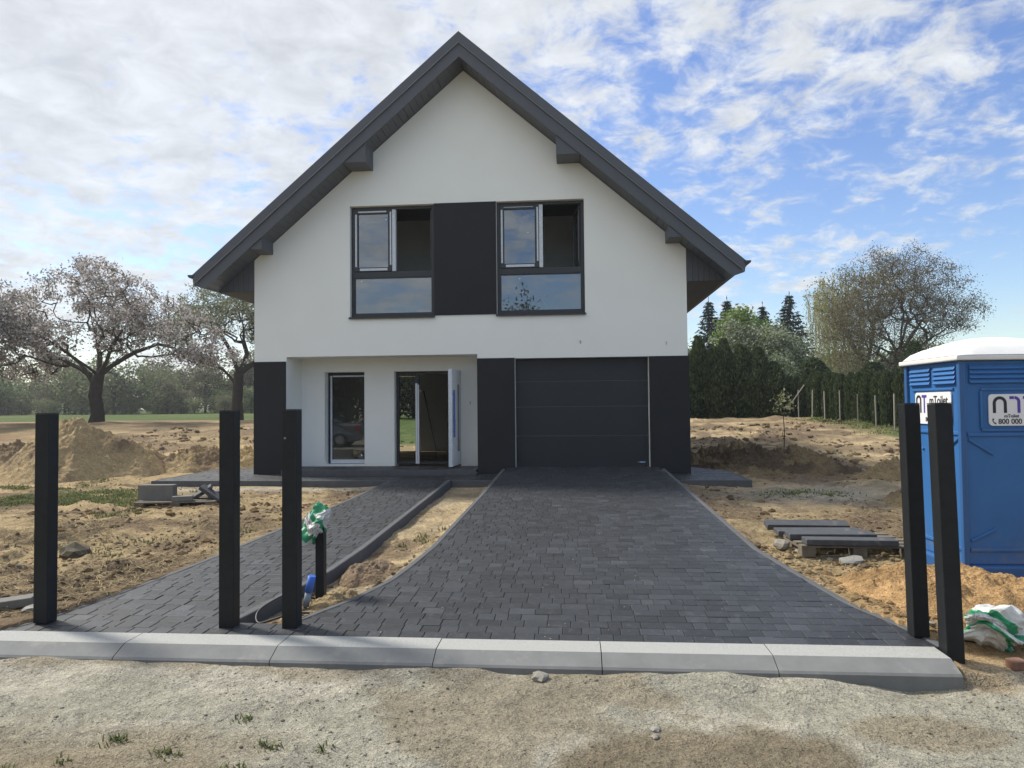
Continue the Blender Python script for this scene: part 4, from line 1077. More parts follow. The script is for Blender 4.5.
def wood_mesh(N_, par, rad, flare=1.25):
    V = []; F = []; c = 0
    ci = np.where(par >= 0)[0]
    out = []
    for sides, sel in ((4, ci[rad[ci] < .05]), (8, ci[rad[ci] >= .05])):
        if not len(sel): continue
        a = N_[par[sel]]; b = N_[sel]; ra = np.minimum(rad[par[sel]], rad[sel]*1.35); rb = rad[sel]
        d = b-a; d /= np.linalg.norm(d, axis=1, keepdims=True)+1e-9
        b = b+d*rb[:, None]*.5
        ref = np.where(np.abs(d[:, 2:3]) < .9, np.array([[0, 0, 1.]]), np.array([[1., 0, 0]]))
        u = np.cross(d, ref); u /= np.linalg.norm(u, axis=1, keepdims=True); v = np.cross(d, u)
        an = 2*np.pi*np.arange(sides)/sides
        ring = u[:, None]*np.cos(an)[None, :, None]+v[:, None]*np.sin(an)[None, :, None]
        A = a[:, None]+ring*ra[:, None, None]; B = b[:, None]+ring*rb[:, None, None]
        VV = np.concatenate([A, B], 1).reshape(-1, 3)
        k = np.arange(sides); kn = (k+1) % sides
        f = np.stack([k, kn, kn+sides, k+sides], -1)
        FF = (f[None]+(np.arange(len(sel))*2*sides)[:, None, None]+c).reshape(-1, 4)
        V.append(VV); F.append(FF); c += len(VV)
    return np.concatenate(V), np.concatenate(F)
def ell_points(ells, rs, thr=-.18, gseed=3):
    out = []
    for (c, r, n) in ells:
        p = rs.normal(size=(n*3, 3)); p /= np.linalg.norm(p, axis=1, keepdims=True)
        p *= (rs.random((n*3, 1))**.42)
        p = p*np.array(r)+np.array(c)
        k = fbm(p[:, 0]+p[:, 2]*.7, p[:, 1]-p[:, 2]*.5, .55, 3, gseed) > thr
        out.append(p[k][:n])
    return np.concatenate(out)
def leafcol(n, pal, rs):
    pal = np.array(pal); w_ = rs.integers(0, len(pal), n)
    return pal[w_]*(.7+.6*rs.random((n, 1)))
def tree(name, label, loc, trunk, limbs, ells, per, lsize, spread, pal, seed, tip=.011, e=1.9, trunk_r=None, cat='tree', group=None, droop=0, thr=-.18, leafmat='leaf', kindname='crown', rz=0):
    rs = np.random.default_rng(seed)
    pts = ell_points(ells, rs, thr, seed % 40)
    N_, par, rad = grow(trunk, limbs, pts, rs, tip=tip, e=e)
    if trunk_r:
        k = trunk_r/rad[1]; big = rad > tip*1.01
        rad = np.where(big, tip+(rad-tip)*(trunk_r-tip)/(rad[1]-tip), rad)
        rad[0] = rad[1]*1.35
    r = empty(name, loc, rz); tag(r, label, cat, group)
    V, F = wood_mesh(N_, par, rad)
    raw('trunk', V, [F], M['bark'], r, smooth=True)
    thin = np.where(rad < tip*2.2)[0]
    q = N_[rs.choice(thin, per*len(pts)//1)]+rs.normal(size=(per*len(pts), 3))*spread*np.array([1, 1, .8])
    V, F = cards(q, lsize, rs)
    if droop:
        dn = rs.choice(len(pts), droop[0]); seg = []
        strands = []
        for i in dn:
            p = pts[i]
            if p[0] > droop[3]: continue
            L = droop[1]*(.4+.8*rs.random()); k = int(L/.10)
            t = np.linspace(0, 1, k)[:, None]
            sx_ = rs.normal(size=2)*.25
            s_ = p+np.concatenate([sx_[0]*t+.05*rs.normal(size=(k, 1)), sx_[1]*t+.05*rs.normal(size=(k, 1)), -L*t], 1)
            strands.append(s_)
        s_ = np.concatenate(strands)
        V2, F2 = cards(s_, droop[2], rs, .30, dirs=np.tile(np.array([[0, 0, -1.]]), (len(s_), 1)))
        c2 = leafcol(len(s_), droop[4], rs)
        c1 = leafcol(len(q), pal, rs)
        raw(kindname, np.concatenate([V, V2]), [np.concatenate([F, F2+len(V)])], M[leafmat], r, col=np.repeat(np.concatenate([c1, c2]), 4, 0))
    else:
        raw(kindname, V, [F], M[leafmat], r, col=np.repeat(leafcol(len(q), pal, rs), 4, 0))
    return r
def gl(x, y): return (x, y, float(base(x, y))-.05)
BLOSSOM = [(.50, .46, .455), (.60, .56, .55), (.38, .34, .33), (.25, .22, .18), (.17, .17, .11)]
BLOSS2 = [(.26, .28, .18), (.22, .25, .13), (.14, .17, .07), (.36, .36, .30), (.17, .17, .10)]
tree('cherry_tree', 'large blossoming cherry tree with spreading crown behind the sand heap', gl(-20.8, 18.0),
     [(0, 0, 0), (.08, 0, .45), (.02, .03, .9), (-.07, 0, 1.4), (.02, -.03, 1.9), (.12, 0, 2.4)],
     [[(0, 0, 1.9), (-.9, .1, 3.0), (-2.4, -.3, 4.2), (-4.4, -.6, 5.0)], [(-.5, .1, 2.6), (-2.2, .5, 3.3), (-4.4, .6, 2.9)], [(.1, 0, 2.4), (1.3, .3, 3.3), (3.0, .2, 3.9), (5.2, .4, 3.2)], [(.1, 0, 2.4), (1.0, -.4, 3.7), (2.4, -1.0, 5.0), (3.8, -1.2, 6.0)],
      [(.1, 0, 2.4), (-.4, .6, 4.0), (-.9, .8, 5.6), (-.8, .6, 7.0)], [(.1, 0, 2.3), (.2, 1.8, 3.6), (.5, 3.4, 4.8)], [(.1, 0, 2.3), (-.2, -1.8, 3.4), (-.4, -3.2, 4.4)]],
     [((-.2, 0, 5.7), (3.0, 3.0, 2.5), 330), ((-4.0, 0, 4.6), (2.7, 2.6, 1.9), 210), ((3.6, 0, 4.6), (2.6, 2.6, 1.6), 130), ((5.6, .2, 3.3), (1.7, 1.2, .55), 50), ((-3.8, .4, 3.0), (2.0, 1.6, .8), 70)],
     40, .125, .18, BLOSSOM, 41, tip=.010, e=1.55, trunk_r=.29, thr=-.20)
tree('cherry_tree', 'leafing cherry tree with dead lower limbs beside the left house wall', gl(-17.6, 26.0),
     [(0, 0, 0), (0, 0, 1.0), (.05, 0, 2.0), (.1, 0, 2.8)],
     [[(.05, 0, 2.0), (-.9, 0, 3.1), (-2.2, .2, 3.5)], [(.1, 0, 2.8), (-.5, .2, 4.2), (-1.6, .3, 5.8), (-2.8, .3, 6.4)], [(.1, 0, 2.8), (.6, 0, 4.0), (.3, 0, 6.0), (.4, .2, 7.4)],
      [(.1, 0, 2.8), (1.5, .3, 3.8), (2.8, .3, 5.4)], [(.0, 0, 1.8), (-1.0, -.2, 2.2), (-2.1, -.3, 2.2)]],
     [((0, 0, 6.5), (3.9, 3.2, 1.9), 330), ((-2.9, 0, 5.6), (1.9, 1.9, 1.4), 120), ((2.8, 0, 5.6), (2.2, 2, 1.5), 120)],
     36, .125, .19, BLOSS2, 42, tip=.010, e=1.55, trunk_r=.31, thr=-.25)
tree('cherry_tree', 'blossoming tree cut off by the left picture edge', gl(-27.6, 16.5),
     [(0, 0, 0), (0, 0, 1.0), (0, 0, 2.0), (.1, 0, 2.7)],
     [[(.1, 0, 2.7), (1.5, 0, 4.0), (3.4, .2, 4.9)], [(.1, 0, 2.7), (-.9, .2, 4.4), (-2, .3, 5.8)], [(.1, 0, 2.8), (.6, 0, 4.4), (.7, 0, 6.4)]],
     [((.4, 0, 5.3), (3.2, 3.0, 2.3), 300), ((2.8, 0, 4.6), (1.7, 1.9, 1.3), 120)],
     34, .13, .19, BLOSSOM, 43, tip=.010, e=1.55, trunk_r=.29, thr=-.28)
tree('orchard_tree', 'dark green leafy tree low at the left picture edge', gl(-24.0, 13.0),
     [(0, 0, 0), (0, 0, .8), (0, 0, 1.5)], [[(0, 0, 1.5), (.9, 0, 2.2), (1.9, 0, 2.4)]],
     [((.1, 0, 2.5), (1.7, 1.6, 1.0), 150)], 26, .14, .2, [(.06, .085, .03), (.09, .115, .04), (.045, .06, .025), (.14, .15, .08)], 44, tip=.012, trunk_r=.12)

# the far wood along the left horizon
WOOD = [(.135, .165, .08), (.175, .205, .10), (.20, .225, .105), (.105, .128, .075), (.19, .185, .12)]
def far_tree_arrays(seed, h, wdt, pal, nleaf=2600, lsize=.30):
    rs = np.random.default_rng(seed)
    tk = [(0, 0, 0), (0, 0, h*.15), (0, 0, h*.35), (0, 0, h*.55)]
    pts = ell_points([((0, 0, h*.62), (wdt, wdt, h*.40), 60), ((0, 0, h*.35), (wdt*.9, wdt*.9, h*.28), 30)], rs, -.25, seed % 30)
    N_, par, rad = grow(tk, [], pts, rs, seg=1.0, tip=.022, e=1.8)
    Vw, Fw = wood_mesh(N_, par, rad)
    q = pts[rs.integers(0, len(pts), nleaf)]+rs.normal(size=(nleaf, 3))*np.array([.55, .55, .45])*wdt*.33
    q[:, 2] = np.abs(q[:, 2])
    V, F = cards(q, lsize, rs)
    return Vw, Fw, V, F, np.repeat(leafcol(nleaf, pal, rs), 4, 0)
protos = [far_tree_arrays(200+i, hh, ww, [WOOD, [(.13, .165, .08), (.17, .20, .09), (.10, .13, .07)], [(.16, .15, .10), (.13, .12, .085), (.15, .165, .085)]][i % 3]) for i, (hh, ww) in enumerate(((6.0, 2.6), (5.2, 2.4), (6.6, 2.2), (4.8, 2.9), (5.6, 2.0)))]
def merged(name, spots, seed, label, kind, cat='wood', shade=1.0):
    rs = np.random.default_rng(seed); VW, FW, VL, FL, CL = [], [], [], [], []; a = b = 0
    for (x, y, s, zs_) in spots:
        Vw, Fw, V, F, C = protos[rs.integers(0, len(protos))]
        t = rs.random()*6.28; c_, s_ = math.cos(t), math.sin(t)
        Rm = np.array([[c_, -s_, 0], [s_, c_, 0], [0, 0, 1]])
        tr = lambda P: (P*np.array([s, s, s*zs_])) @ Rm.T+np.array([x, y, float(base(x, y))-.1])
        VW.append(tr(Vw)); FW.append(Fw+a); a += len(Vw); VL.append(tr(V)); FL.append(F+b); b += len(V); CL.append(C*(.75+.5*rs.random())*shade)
    VW, FW, VL, FL, CL = map(np.concatenate, (VW, FW, VL, FL, CL))
    V = np.concatenate([VW, VL]); F = np.concatenate([FW, FL+len(VW)])
    col = np.concatenate([np.full((len(VW), 3), .05), CL])
    mi = np.zeros(len(F), int); mi[:len(FW)] = 1
    o = raw(name, V, [F], [M['leaf'], M['bark']], col=col, midx=mi)
    return tag(o, label, cat, kind=kind)
rs_ = np.random.default_rng(5)
sp = []
for x in np.arange(-128, -20, 1.8):
    sp.append((x+rs_.normal()*.8, 78+rs_.normal()*5-.12*(x+75), .85+.4*rs_.random(), 1.0))
    if rs_.random() < .8: sp.append((x+rs_.normal(), 70+rs_.normal()*2-.12*(x+75), .5+.3*rs_.random(), .85))
for x in np.arange(-128, -20, 1.5): sp.append((x+rs_.normal()*.5, 67.5+rs_.normal()*1.2-.12*(x+75), .34+.16*rs_.random(), .9))
merged('far_wood', sp, 6, 'spring-green wood along the horizon left of the house', 'stuff', 'wood', 1.15)
for k, (x, y, s, lab) in enumerate(((-56.5, 66, 1.12, 'pale budding tree in front of the far wood, just right of the large cherry trunk'),
                                    (-47.0, 66, 1.05, 'round light green tree in front of the far wood, midway between the two cherry trunks'),
                                    (-41.5, 67, .98, 'small green tree in front of the far wood, left of the dead-limbed cherry'),
                                    (-72, 64, 1.0, 'dull green tree in front of the far wood, left of the large cherry trunk'))):
    Vw, Fw, V, F, C = protos[k]
    r = empty('deciduous_tree', gl(x, y), k*1.3); tag(r, lab, 'tree', 'single trees before the far wood')
    raw('trunk', Vw*s, [Fw], M['bark'], r); raw('crown', V*s, [F], M['leaf'], r, col=C*1.15)
# wood behind the house and far right, closing the horizon
sp = [(x+rs_.normal()*.8, 64+rs_.normal()*4, .9+.4*rs_.random(), 1.0) for x in np.arange(-20, 70, 2.6)]
merged('far_wood', sp, 7, 'green wood along the horizon behind the right hedges', 'stuff')
sp = [(x+rs_.normal()*.5, 27+rs_.normal()*.7, .75+.2*rs_.random(), .9) for x in np.arange(-13, 5, .8)]
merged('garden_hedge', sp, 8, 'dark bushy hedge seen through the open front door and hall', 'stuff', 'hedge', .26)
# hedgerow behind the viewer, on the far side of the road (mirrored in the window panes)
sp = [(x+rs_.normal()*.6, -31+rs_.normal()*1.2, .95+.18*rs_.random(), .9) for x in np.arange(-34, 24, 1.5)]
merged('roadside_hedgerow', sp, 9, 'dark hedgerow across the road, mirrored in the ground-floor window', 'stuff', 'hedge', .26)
Vw, Fw, V, F, C = far_tree_arrays(333, 6.6, 2.4, WOOD, 6500, .17)
r = empty('roadside_tree', gl(-.9, -30)); tag(r, 'tree across the road whose top is mirrored in the right upstairs window', 'tree')
raw('trunk', Vw*1.33, [Fw], M['bark'], r); raw('crown', V*np.array([1.1, 1.1, 1.33]), [F], M['leaf'], r, col=C*.6)

# thujas
def thuja_arrays(seed, n=5200, h=1.0, rad=.2, blunt=2.3, pal=((.058, .090, .038), (.086, .120, .050), (.036, .058, .028), (.110, .130, .058))):
    rs = np.random.default_rng(seed); t = rs.random(n)**.85
    prof = rad*np.minimum(1, (1.03-t)*blunt)**.7*(.80+.2*np.minimum(1, t*6))
    an = rs.random(n)*6.283
    bump = 1+.22*fbm(np.cos(an)*1.2+seed, t*7+np.sin(an), 1.5, 3, seed % 50)*1.6
    r_ = prof*bump*(.62+.42*rs.random(n)**.5)
    P = np.stack([r_*np.cos(an), r_*np.sin(an), t*h], -1)
    d = np.stack([np.cos(an)*.5, np.sin(an)*.5, np.ones(n)], -1)
    V, F = cards(P, .052*h if h == 1 else .12, rs, .45, dirs=d)
    # solid inner column so that no light leaks through
    k = 10; zz = np.linspace(.02, .93, 9); ring = []
    for z_ in zz:
        rr_ = rad*.55*min(1, (1.02-z_)*blunt)**.7
        for q in range(k): ring.append((rr_*math.cos(2*math.pi*q/k), rr_*math.sin(2*math.pi*q/k), z_*h))
    ring = np.array(ring); ff = []
    for i in range(len(zz)-1):
        for q in range(k): ff.append((i*k+q, i*k+(q+1) % k, (i+1)*k+(q+1) % k, (i+1)*k+q))
    C = np.concatenate([np.full((len(ring), 3), pal[2]), np.repeat(leafcol(n, pal, rs), 4, 0)])
    return np.concatenate([ring, V]), np.concatenate([np.array(ff), F+len(ring)]), C
def copy_thing(o, name=None):
    c = o.copy(); COL.objects.link(c)
    for ch in o.children:
        k = ch.copy(); COL.objects.link(k); k.parent = c
    return c
TH_ = []
for i in range(6):
    V, F, C = thuja_arrays(70+i, blunt=(2.3 if i < 3 else 4.2))
    r = empty('thuja'); raw('crown', V, [F], M['needle'], r, col=C)
    m = MB(); m.tube([(0, 0, -.05), (0, 0, .3)], [.02, .015], 8); m.build('trunk', M['bark'], r)
    TH_.append([r, False])
def place_thuja(i, x, y, h, wdt, label, group):
    p = TH_[i]
    o = p[0] if not p[1] else copy_thing(p[0])
    p[1] = True
    o.location = gl(x, y); o.scale = (wdt/.2, wdt/.2, h); o.rotation_euler = (0, 0, random.random()*6)
    tag(o, label, 'thuja', group)
tall = [(7.35, 18.6, 3.2, .62), (8.15, 19.2, 3.9, .55), (8.85, 19.0, 3.35, .62), (9.35, 19.3, 3.75, .55), (10.05, 19.0, 3.45, .66), (10.75, 18.7, 3.3, .62), (11.35, 18.4, 2.6, .62)]
words = ['first', 'second', 'third', 'fourth', 'fifth', 'sixth', 'seventh', 'eighth', 'ninth', 'tenth', 'eleventh', 'twelfth', 'thirteenth', 'fourteenth']
for k, (x, y, h, w_) in enumerate(tall):
    place_thuja(k % 3, x, y, h, w_, f'tall dark thuja, {words[k]} of the broad row counted from the house corner', 'tall thujas right of the house')
words += ['fifteenth', 'sixteenth', 'seventeenth']
for k in range(17):
    t = k/16
    x = 12.35+1.75*t+random.gauss(0, .05); y = 19.2-9.6*t
    place_thuja(3+(k+1) % 3, x, y, 1.98+.16*random.random()-.12*t, .265, f'slim hedge thuja, {words[k]} of the low row counted from the dark shrubs towards the toilet', 'low thuja hedge behind the stakes')
for k, (x, y, h, w_, lab) in enumerate(((12.3, 22.5, 2.9, .55, 'pointed thuja rising behind the start of the low hedge'), (14.6, 23.0, 3.0, 1.1, 'round dark bush behind the low hedge under the willow strands'),
                                         (17.2, 22.0, 2.7, 1.0, 'flat dark bush behind the low hedge, right of the round one'), (18.7, 21.0, 3.6, .75, 'dark conical evergreen behind the low hedge, left of the big trunk'),
                                         (20.4, 21.0, 2.9, 1.1, 'low dark bush behind the low hedge beside the blue toilet'))):
    place_thuja(k % 3, x, y, h, w_, lab, None)
# spruces
def spruce(label, x, y, h, wdt, seed):
    rs = np.random.default_rng(seed); P = []; D = []
    nw = 36
    for i in range(nw):
        t = .08+.9*i/nw; L0 = wdt*(1-t)**1.05+.06
        for b in range(13):
            an = rs.random()*6.28; L = L0*(.78+.30*rs.random()); k = int(5+L*10)
            s_ = np.linspace(.08, 1, k)
            z_ = t*h+.28*L*s_**2-.35*L*s_+rs.normal(size=k)*.05
            P.append(np.stack([np.cos(an)*L*s_+rs.normal(size=k)*.09, np.sin(an)*L*s_+rs.normal(size=k)*.09, z_], -1))
            D.append(np.tile([[math.cos(an), math.sin(an), -.35]], (k, 1)))
    P.append(np.stack([np.zeros(8), np.zeros(8), h*np.linspace(.92, 1.01, 8)], -1)); D.append(np.tile([[0, 0, 1.]], (8, 1)))
    P = np.concatenate(P); D = np.concatenate(D)
    V, F = cards(P, .30, rs, .30, dirs=D)
    r = empty('spruce_tree', gl(x, y)); tag(r, label, 'tree')
    m = MB(); m.tube([(0, 0, 0), (0, 0, h*.5), (0, 0, h*.95)], [.16, .1, .01], 8); m.build('trunk', M['bark'], r)
    raw('crown', V, [F], M['needle'], r, col=np.repeat(leafcol(len(P), [(.018, .034, .026), (.026, .045, .034), (.013, .024, .02)], rs), 4, 0))
spruce('dark spruce behind the hedges just right of the roof eave', 13.6, 45, 9.4, 3.9, 81)
spruce('dark spruce directly beside the eave, a little in front of the next spruce', 15.3, 46, 9.6, 3.9, 84)
spruce('tall dark spruce standing alone behind the blossoming bushes', 20.1, 45, 9.8, 4.6, 82)
spruce('smaller spruce left of the tall lone spruce', 18.2, 46, 9.0, 3.9, 83)
tree('deciduous_tree', 'fresh bright green tree behind the tall thujas', gl(13.9, 34), [(0, 0, 0), (0, 0, 1.2), (0, 0, 2.2)], [],
     [((0, 0, 4.6), (2.3, 1.9, 2.0), 170), ((-.3, 0, 6.2), (1.2, 1, 1.0), 70)], 24, .2, .26, [(.17, .25, .055), (.13, .20, .045), (.21, .30, .08)], 91, tip=.014, trunk_r=.16)
tree('blossom_tree', 'pale blossoming tree behind the tall thujas and before the lone spruce', gl(13.5, 29), [(0, 0, 0), (0, 0, .9), (0, 0, 1.6)], [],
     [((.3, 0, 3.4), (2.4, 2.2, 2.0), 290), ((-1.3, 0, 4.2), (1.5, 1.5, 1.5), 120)], 26, .16, .24, [(.27, .30, .20), (.15, .20, .085), (.40, .41, .34), (.10, .135, .06)], 92, tip=.013, trunk_r=.15)
tree('blossom_tree', 'whitish blossoming bush close behind the first tall thuja', gl(8.9, 26), [(0, 0, 0), (0, 0, .8)], [],
     [((0, 0, 2.6), (1.6, 1.4, 1.5), 110)], 24, .16, .24, [(.36, .38, .31), (.15, .19, .09), (.25, .28, .18)], 93, tip=.012, trunk_r=.1)
tree('shrub', 'pale shrub glowing in the gap between the tall and the low hedge', gl(11.95, 20.0), [(0, 0, 0), (0, 0, .7)], [],
     [((0, 0, 1.9), (.9, .8, 1.3), 90)], 24, .13, .2, [(.20, .24, .14), (.11, .15, .06), (.30, .32, .25)], 94, tip=.010, trunk_r=.06)
tree('budding_tree', 'large brown budding tree with broad round crown above the blue toilet', gl(25.6, 38.5),
     [(0, 0, 0), (0, 0, 1.4), (.05, 0, 2.8), (.1, 0, 4.0)],
     [[(.1, 0, 3.4), (-1.6, 0, 4.8), (-3.6, .3, 6.2)], [(.1, 0, 4.0), (-.9, .3, 6.4), (-1.8, .5, 9)], [(.1, 0, 4.0), (.5, 0, 6.6), (.6, .2, 9.5)], [(.1, 0, 4.0), (1.5, .2, 6.0), (3.2, .2, 8.0)], [(.1, 0, 3.6), (2, -.2, 5.0), (4.4, -.2, 6.6)]],
     [((.3, 0, 8.1), (4.9, 4.0, 3.9), 850), ((3.2, 0, 7.0), (2.8, 2.4, 1.9), 120), ((-2.8, 0, 5.8), (2.4, 2.4, 2.4), 140), ((.2, 0, 3.4), (4.6, 3, 1.9), 170)],
     44, .10, .30, [(.15, .125, .085), (.19, .16, .11), (.11, .09, .065), (.18, .175, .08)], 95, tip=.012, e=1.7, trunk_r=.30, thr=-.32)
tree('willow_tree', 'weeping willow with yellow-green hanging strands left of the budding tree', gl(25.3, 43.0),
     [(0, 0, 0), (0, 0, 1.6), (0, 0, 3.2)], [[(0, 0, 3.2), (-1.4, 0, 6), (-2.6, 0, 9)], [(0, 0, 3.2), (.6, 0, 7), (1.6, 0, 10)]],
     [((0, 0, 9.2), (3.9, 3.2, 2.6), 230), ((-2.4, 0, 9.2), (2.2, 2, 1.8), 150)], 5, .15, .35, [(.32, .30, .11), (.25, .25, .09), (.36, .33, .14)], 96,
     tip=.010, e=1.6, trunk_r=.26, droop=(600, 6.4, .17, .2, [(.36, .35, .16), (.29, .30, .13), (.42, .40, .21)]))
# bare twigs over the toilet roof
tree('bare_tree', 'bare twiggy treetop showing above the toilet roof at the right edge', gl(38, 40), [(0, 0, 0), (0, 0, 1.5), (0, 0, 3)], [], [((0, 0, 4.4), (2.0, 2, 1.5), 50)], 1, .1, .3, [(.07, .055, .045)], 97, tip=.02, trunk_r=.15)
tree('sapling', 'slender young sapling with a few pale leaves in front of the thujas', (8.08, 5.7, gzs(8.08, 5.7)), [(0, 0, 0), (.02, 0, .5), (-.01, 0, 1.0), (.0, 0, 1.5)], [],
     [((0, 0, 1.35), (.28, .28, .45), 22)], 8, .085, .07, [(.34, .35, .17), (.26, .30, .12), (.42, .40, .28)], 98, tip=.005, trunk_r=.011, cat='sapling', kindname='leaves')
# stakes
for k, (x, y, h, ln, lab) in enumerate(((12.05, 17.2, 1.2, .0, 'pale stake at the far end of the low hedge'), (12.3, 16.2, 1.15, .03, 'second pale stake from the far end of the low hedge'), (12.4, 15.0, 1.2, -.02, 'third pale stake from the far end of the low hedge'),
                                       (12.55, 13.8, 1.2, .0, 'fourth pale stake, in front of the middle of the low hedge'), (12.75, 12.6, 1.15, .02, 'pale stake third from the toilet'), (12.95, 11.5, 1.15, .05, 'pale stake second from the toilet'),
                                       (13.05, 10.3, 1.25, -.01, 'pale stake closest to the blue toilet'), (11.75, 17.6, 1.3, -.75, 'pale stick leaning steeply beside the far end of the stakes'))):
    m = MB(); m.box(-.019, .019, -.019, .019, -.1, h); o = m.build('fence_stake', M['stake'], None, bevel=.004)
    o.location = (x, y, gzs(x, y)+(.5 if k == 7 else 0)); o.rotation_euler = (0, ln, .3*k)
    tag(o, lab, 'stake', 'stakes before the low hedge')

# ------------------------------------------------------------------ grass tufts
def blades(spots, seed):
    rs = np.random.default_rng(seed); V = []; C = []
    for (x, y, n, sp_, h) in spots:
        X = x+rs.normal(size=n)*sp_; Y = y+rs.normal(size=n)*sp_*.7
        k = free(X, Y); X, Y = X[k], Y[k]; Z = gz(X, Y)-.005
        hh = h*(.4+.9*rs.random(len(X))); an = rs.random(len(X))*6.28; ln = .9*rs.random(len(X))+.25; w_ = .0035+.003*rs.random(len(X))
        w_ = w_*(1+max(0, (y+12))*.10)
        dx, dy = np.cos(an), np.sin(an)
        b0 = np.stack([X-dy*w_, Y+dx*w_, Z], -1); b1 = np.stack([X+dy*w_, Y-dx*w_, Z], -1)
        m0 = np.stack([X+dx*hh*ln*.4+dy*w_*.7, Y+dy*hh*ln*.4-dx*w_*.7, Z+hh*.6], -1); m1 = np.stack([X+dx*hh*ln*.4-dy*w_*.7, Y+dy*hh*ln*.4+dx*w_*.7, Z+hh*.6], -1)
        t = np.stack([X+dx*hh*ln, Y+dy*hh*ln, Z+hh], -1)
        V.append(np.stack([b0, b1, m0, m1, t], 1).reshape(-1, 3))
        C.append(leafcol(len(X), [(.10, .15, .045), (.14, .185, .06), (.075, .11, .035), (.20, .19, .09), (.24, .21, .12)], rs))
    V = np.concatenate(V); C = np.repeat(np.concatenate(C), 5, 0); n = len(V)//5; i = np.arange(n)*5
    q = np.stack([i, i+1, i+2, i+3], -1); t = np.stack([i+3, i+2, i+4], -1)
    return raw('grass_tufts', V, [q, t], M['grass'], col=C)
sp = []
rr = random.Random(4)
for k in range(420):
    x, y = -7.6+rr.gauss(0, 1.5), -3.4+rr.gauss(0, .8)
    if float(fbm(np.array([x]), np.array([y*1.6]), 1.1, 4, 77)[0])+.08 > .12: sp.append((x, y, 120, .14, .042))
for k in range(14): sp.append((-3.4+rr.gauss(0, .8), -6.4+rr.gauss(0, 1.1), 26, .10, .05))
for k in range(12): sp.append((6.05+rr.gauss(0, .45), -2.3+rr.gauss(0, .25), 60, .16, .035))
for k in range(7): sp.append((5.75+rr.gauss(0, .22), -7.0+rr.gauss(0, .08), 60, .08, .05))
for k in range(5): sp.append((.4+rr.gauss(0, .12), -5.6+rr.gauss(0, 1), 20, .05, .05))
for (x, y, n) in ((-.18, -11.12, 26), (.16, -11.22, 22), (.62, -11.12, 16), (.45, -11.42, 40), (.3, -11.5, 30), (-.55, -11.45, 26), (.95, -11.1, 10), (.35, -10.8, 12), (.58, -11.35, 12), (-.3, -11.35, 8)): sp.append((x, y, n*2, .035, .034))
for k in range(26): sp.append((13.0+rr.gauss(0, .8), 13+rr.gauss(0, 3), 90, .4, .07))
tag(blades(sp, 3), 'tufts of young grass on the bare soil', 'grass', kind='stuff')
# dry straw lying about
def straw(n, x0, x1, y0, y1, seed):
    rs = np.random.default_rng(seed); X = x0+(x1-x0)*rs.random(n); Y = y0+(y1-y0)*rs.random(n)
    k = free(X, Y) & (fbm(X, Y, .9, 3, 33) > -.1); X, Y = X[k], Y[k]; Z = gz(X, Y)+.008
    an = rs.random(len(X))*6.28; L = .03+.08*rs.random(len(X)); w_ = .0016+.0016*rs.random(len(X))
    dx, dy = np.cos(an)*L, np.sin(an)*L; ux, uy = -np.sin(an)*w_, np.cos(an)*w_
    dz = .02*rs.random(len(X))
    V = np.stack([np.stack([X-dx-ux, Y-dy-uy, Z-dz], -1), np.stack([X+dx-ux, Y+dy-uy, Z+dz], -1), np.stack([X+dx+ux, Y+dy+uy, Z+dz], -1), np.stack([X-dx+ux, Y-dy+uy, Z-dz], -1)], 1).reshape(-1, 3)
    return V, leafcol(len(X), [(.46, .38, .22), (.36, .28, .15), (.16, .12, .07), (.09, .07, .045)], rs)
A = [straw(15000, -6.5, -1.8, -9.6, -5.0, 1), straw(5000, 4.1, 7.5, -9.5, -4, 2), straw(2200, -.4, 1.0, -9.4, -2, 3)]
V = np.concatenate([a[0] for a in A]); C = np.repeat(np.concatenate([a[1] for a in A]), 4, 0)
tag(raw('dry_straw', V, [np.arange(len(V)).reshape(-1, 4)], M['grass'], col=C), 'dry straw and roots lying on the bare soil', 'straw', kind='stuff')

# ------------------------------------------------------------------ parked car on the road (seen mirrored in the ground-floor window)
car = empty('parked_car', (-9.35, -14.2, -.47), R(-6))
tag(car, 'silver saloon car parked on the road, mirrored in the ground-floor window', 'car')
prof = [(2.22, .30), (2.27, .55), (2.25, .80), (2.10, .98), (1.55, 1.03), (.85, 1.36), (.30, 1.44), (-.45, 1.42), (-1.15, 1.02), (-2.0, .85), (-2.25, .62), (-2.27, .30), (-1.75, .20), (1.75, .20)]
V = []; F = []; n = len(prof)
lay = [(-.86, .94), (-.82, 1.0), (-.55, 1.02), (0, 1.03), (.55, 1.02), (.82, 1.0), (.86, .94)]
for (y, s) in lay:
    for (x, z) in prof:
        taper = 1-.24*max(0, (z-.95)/.5)
        V.append((x*s, y*taper, .2+(z-.2)*s))
for i in range(len(lay)-1):
    for k in range(n): F.append((i*n+k, i*n+(k+1) % n, (i+1)*n+(k+1) % n, (i+1)*n+k))
caps = [tuple(range(n))[::-1], tuple(range((len(lay)-1)*n, len(lay)*n))]
b = raw('body', V, [np.array(F), np.array(caps)], M['car'], car)
s_ = b.modifiers.new('bevel', 'BEVEL'); s_.width = .05; s_.segments = 3; s_.limit_method = 'ANGLE'; s_.angle_limit = R(20)
dg = mat('car_glass', (.02, .024, .028), .05)
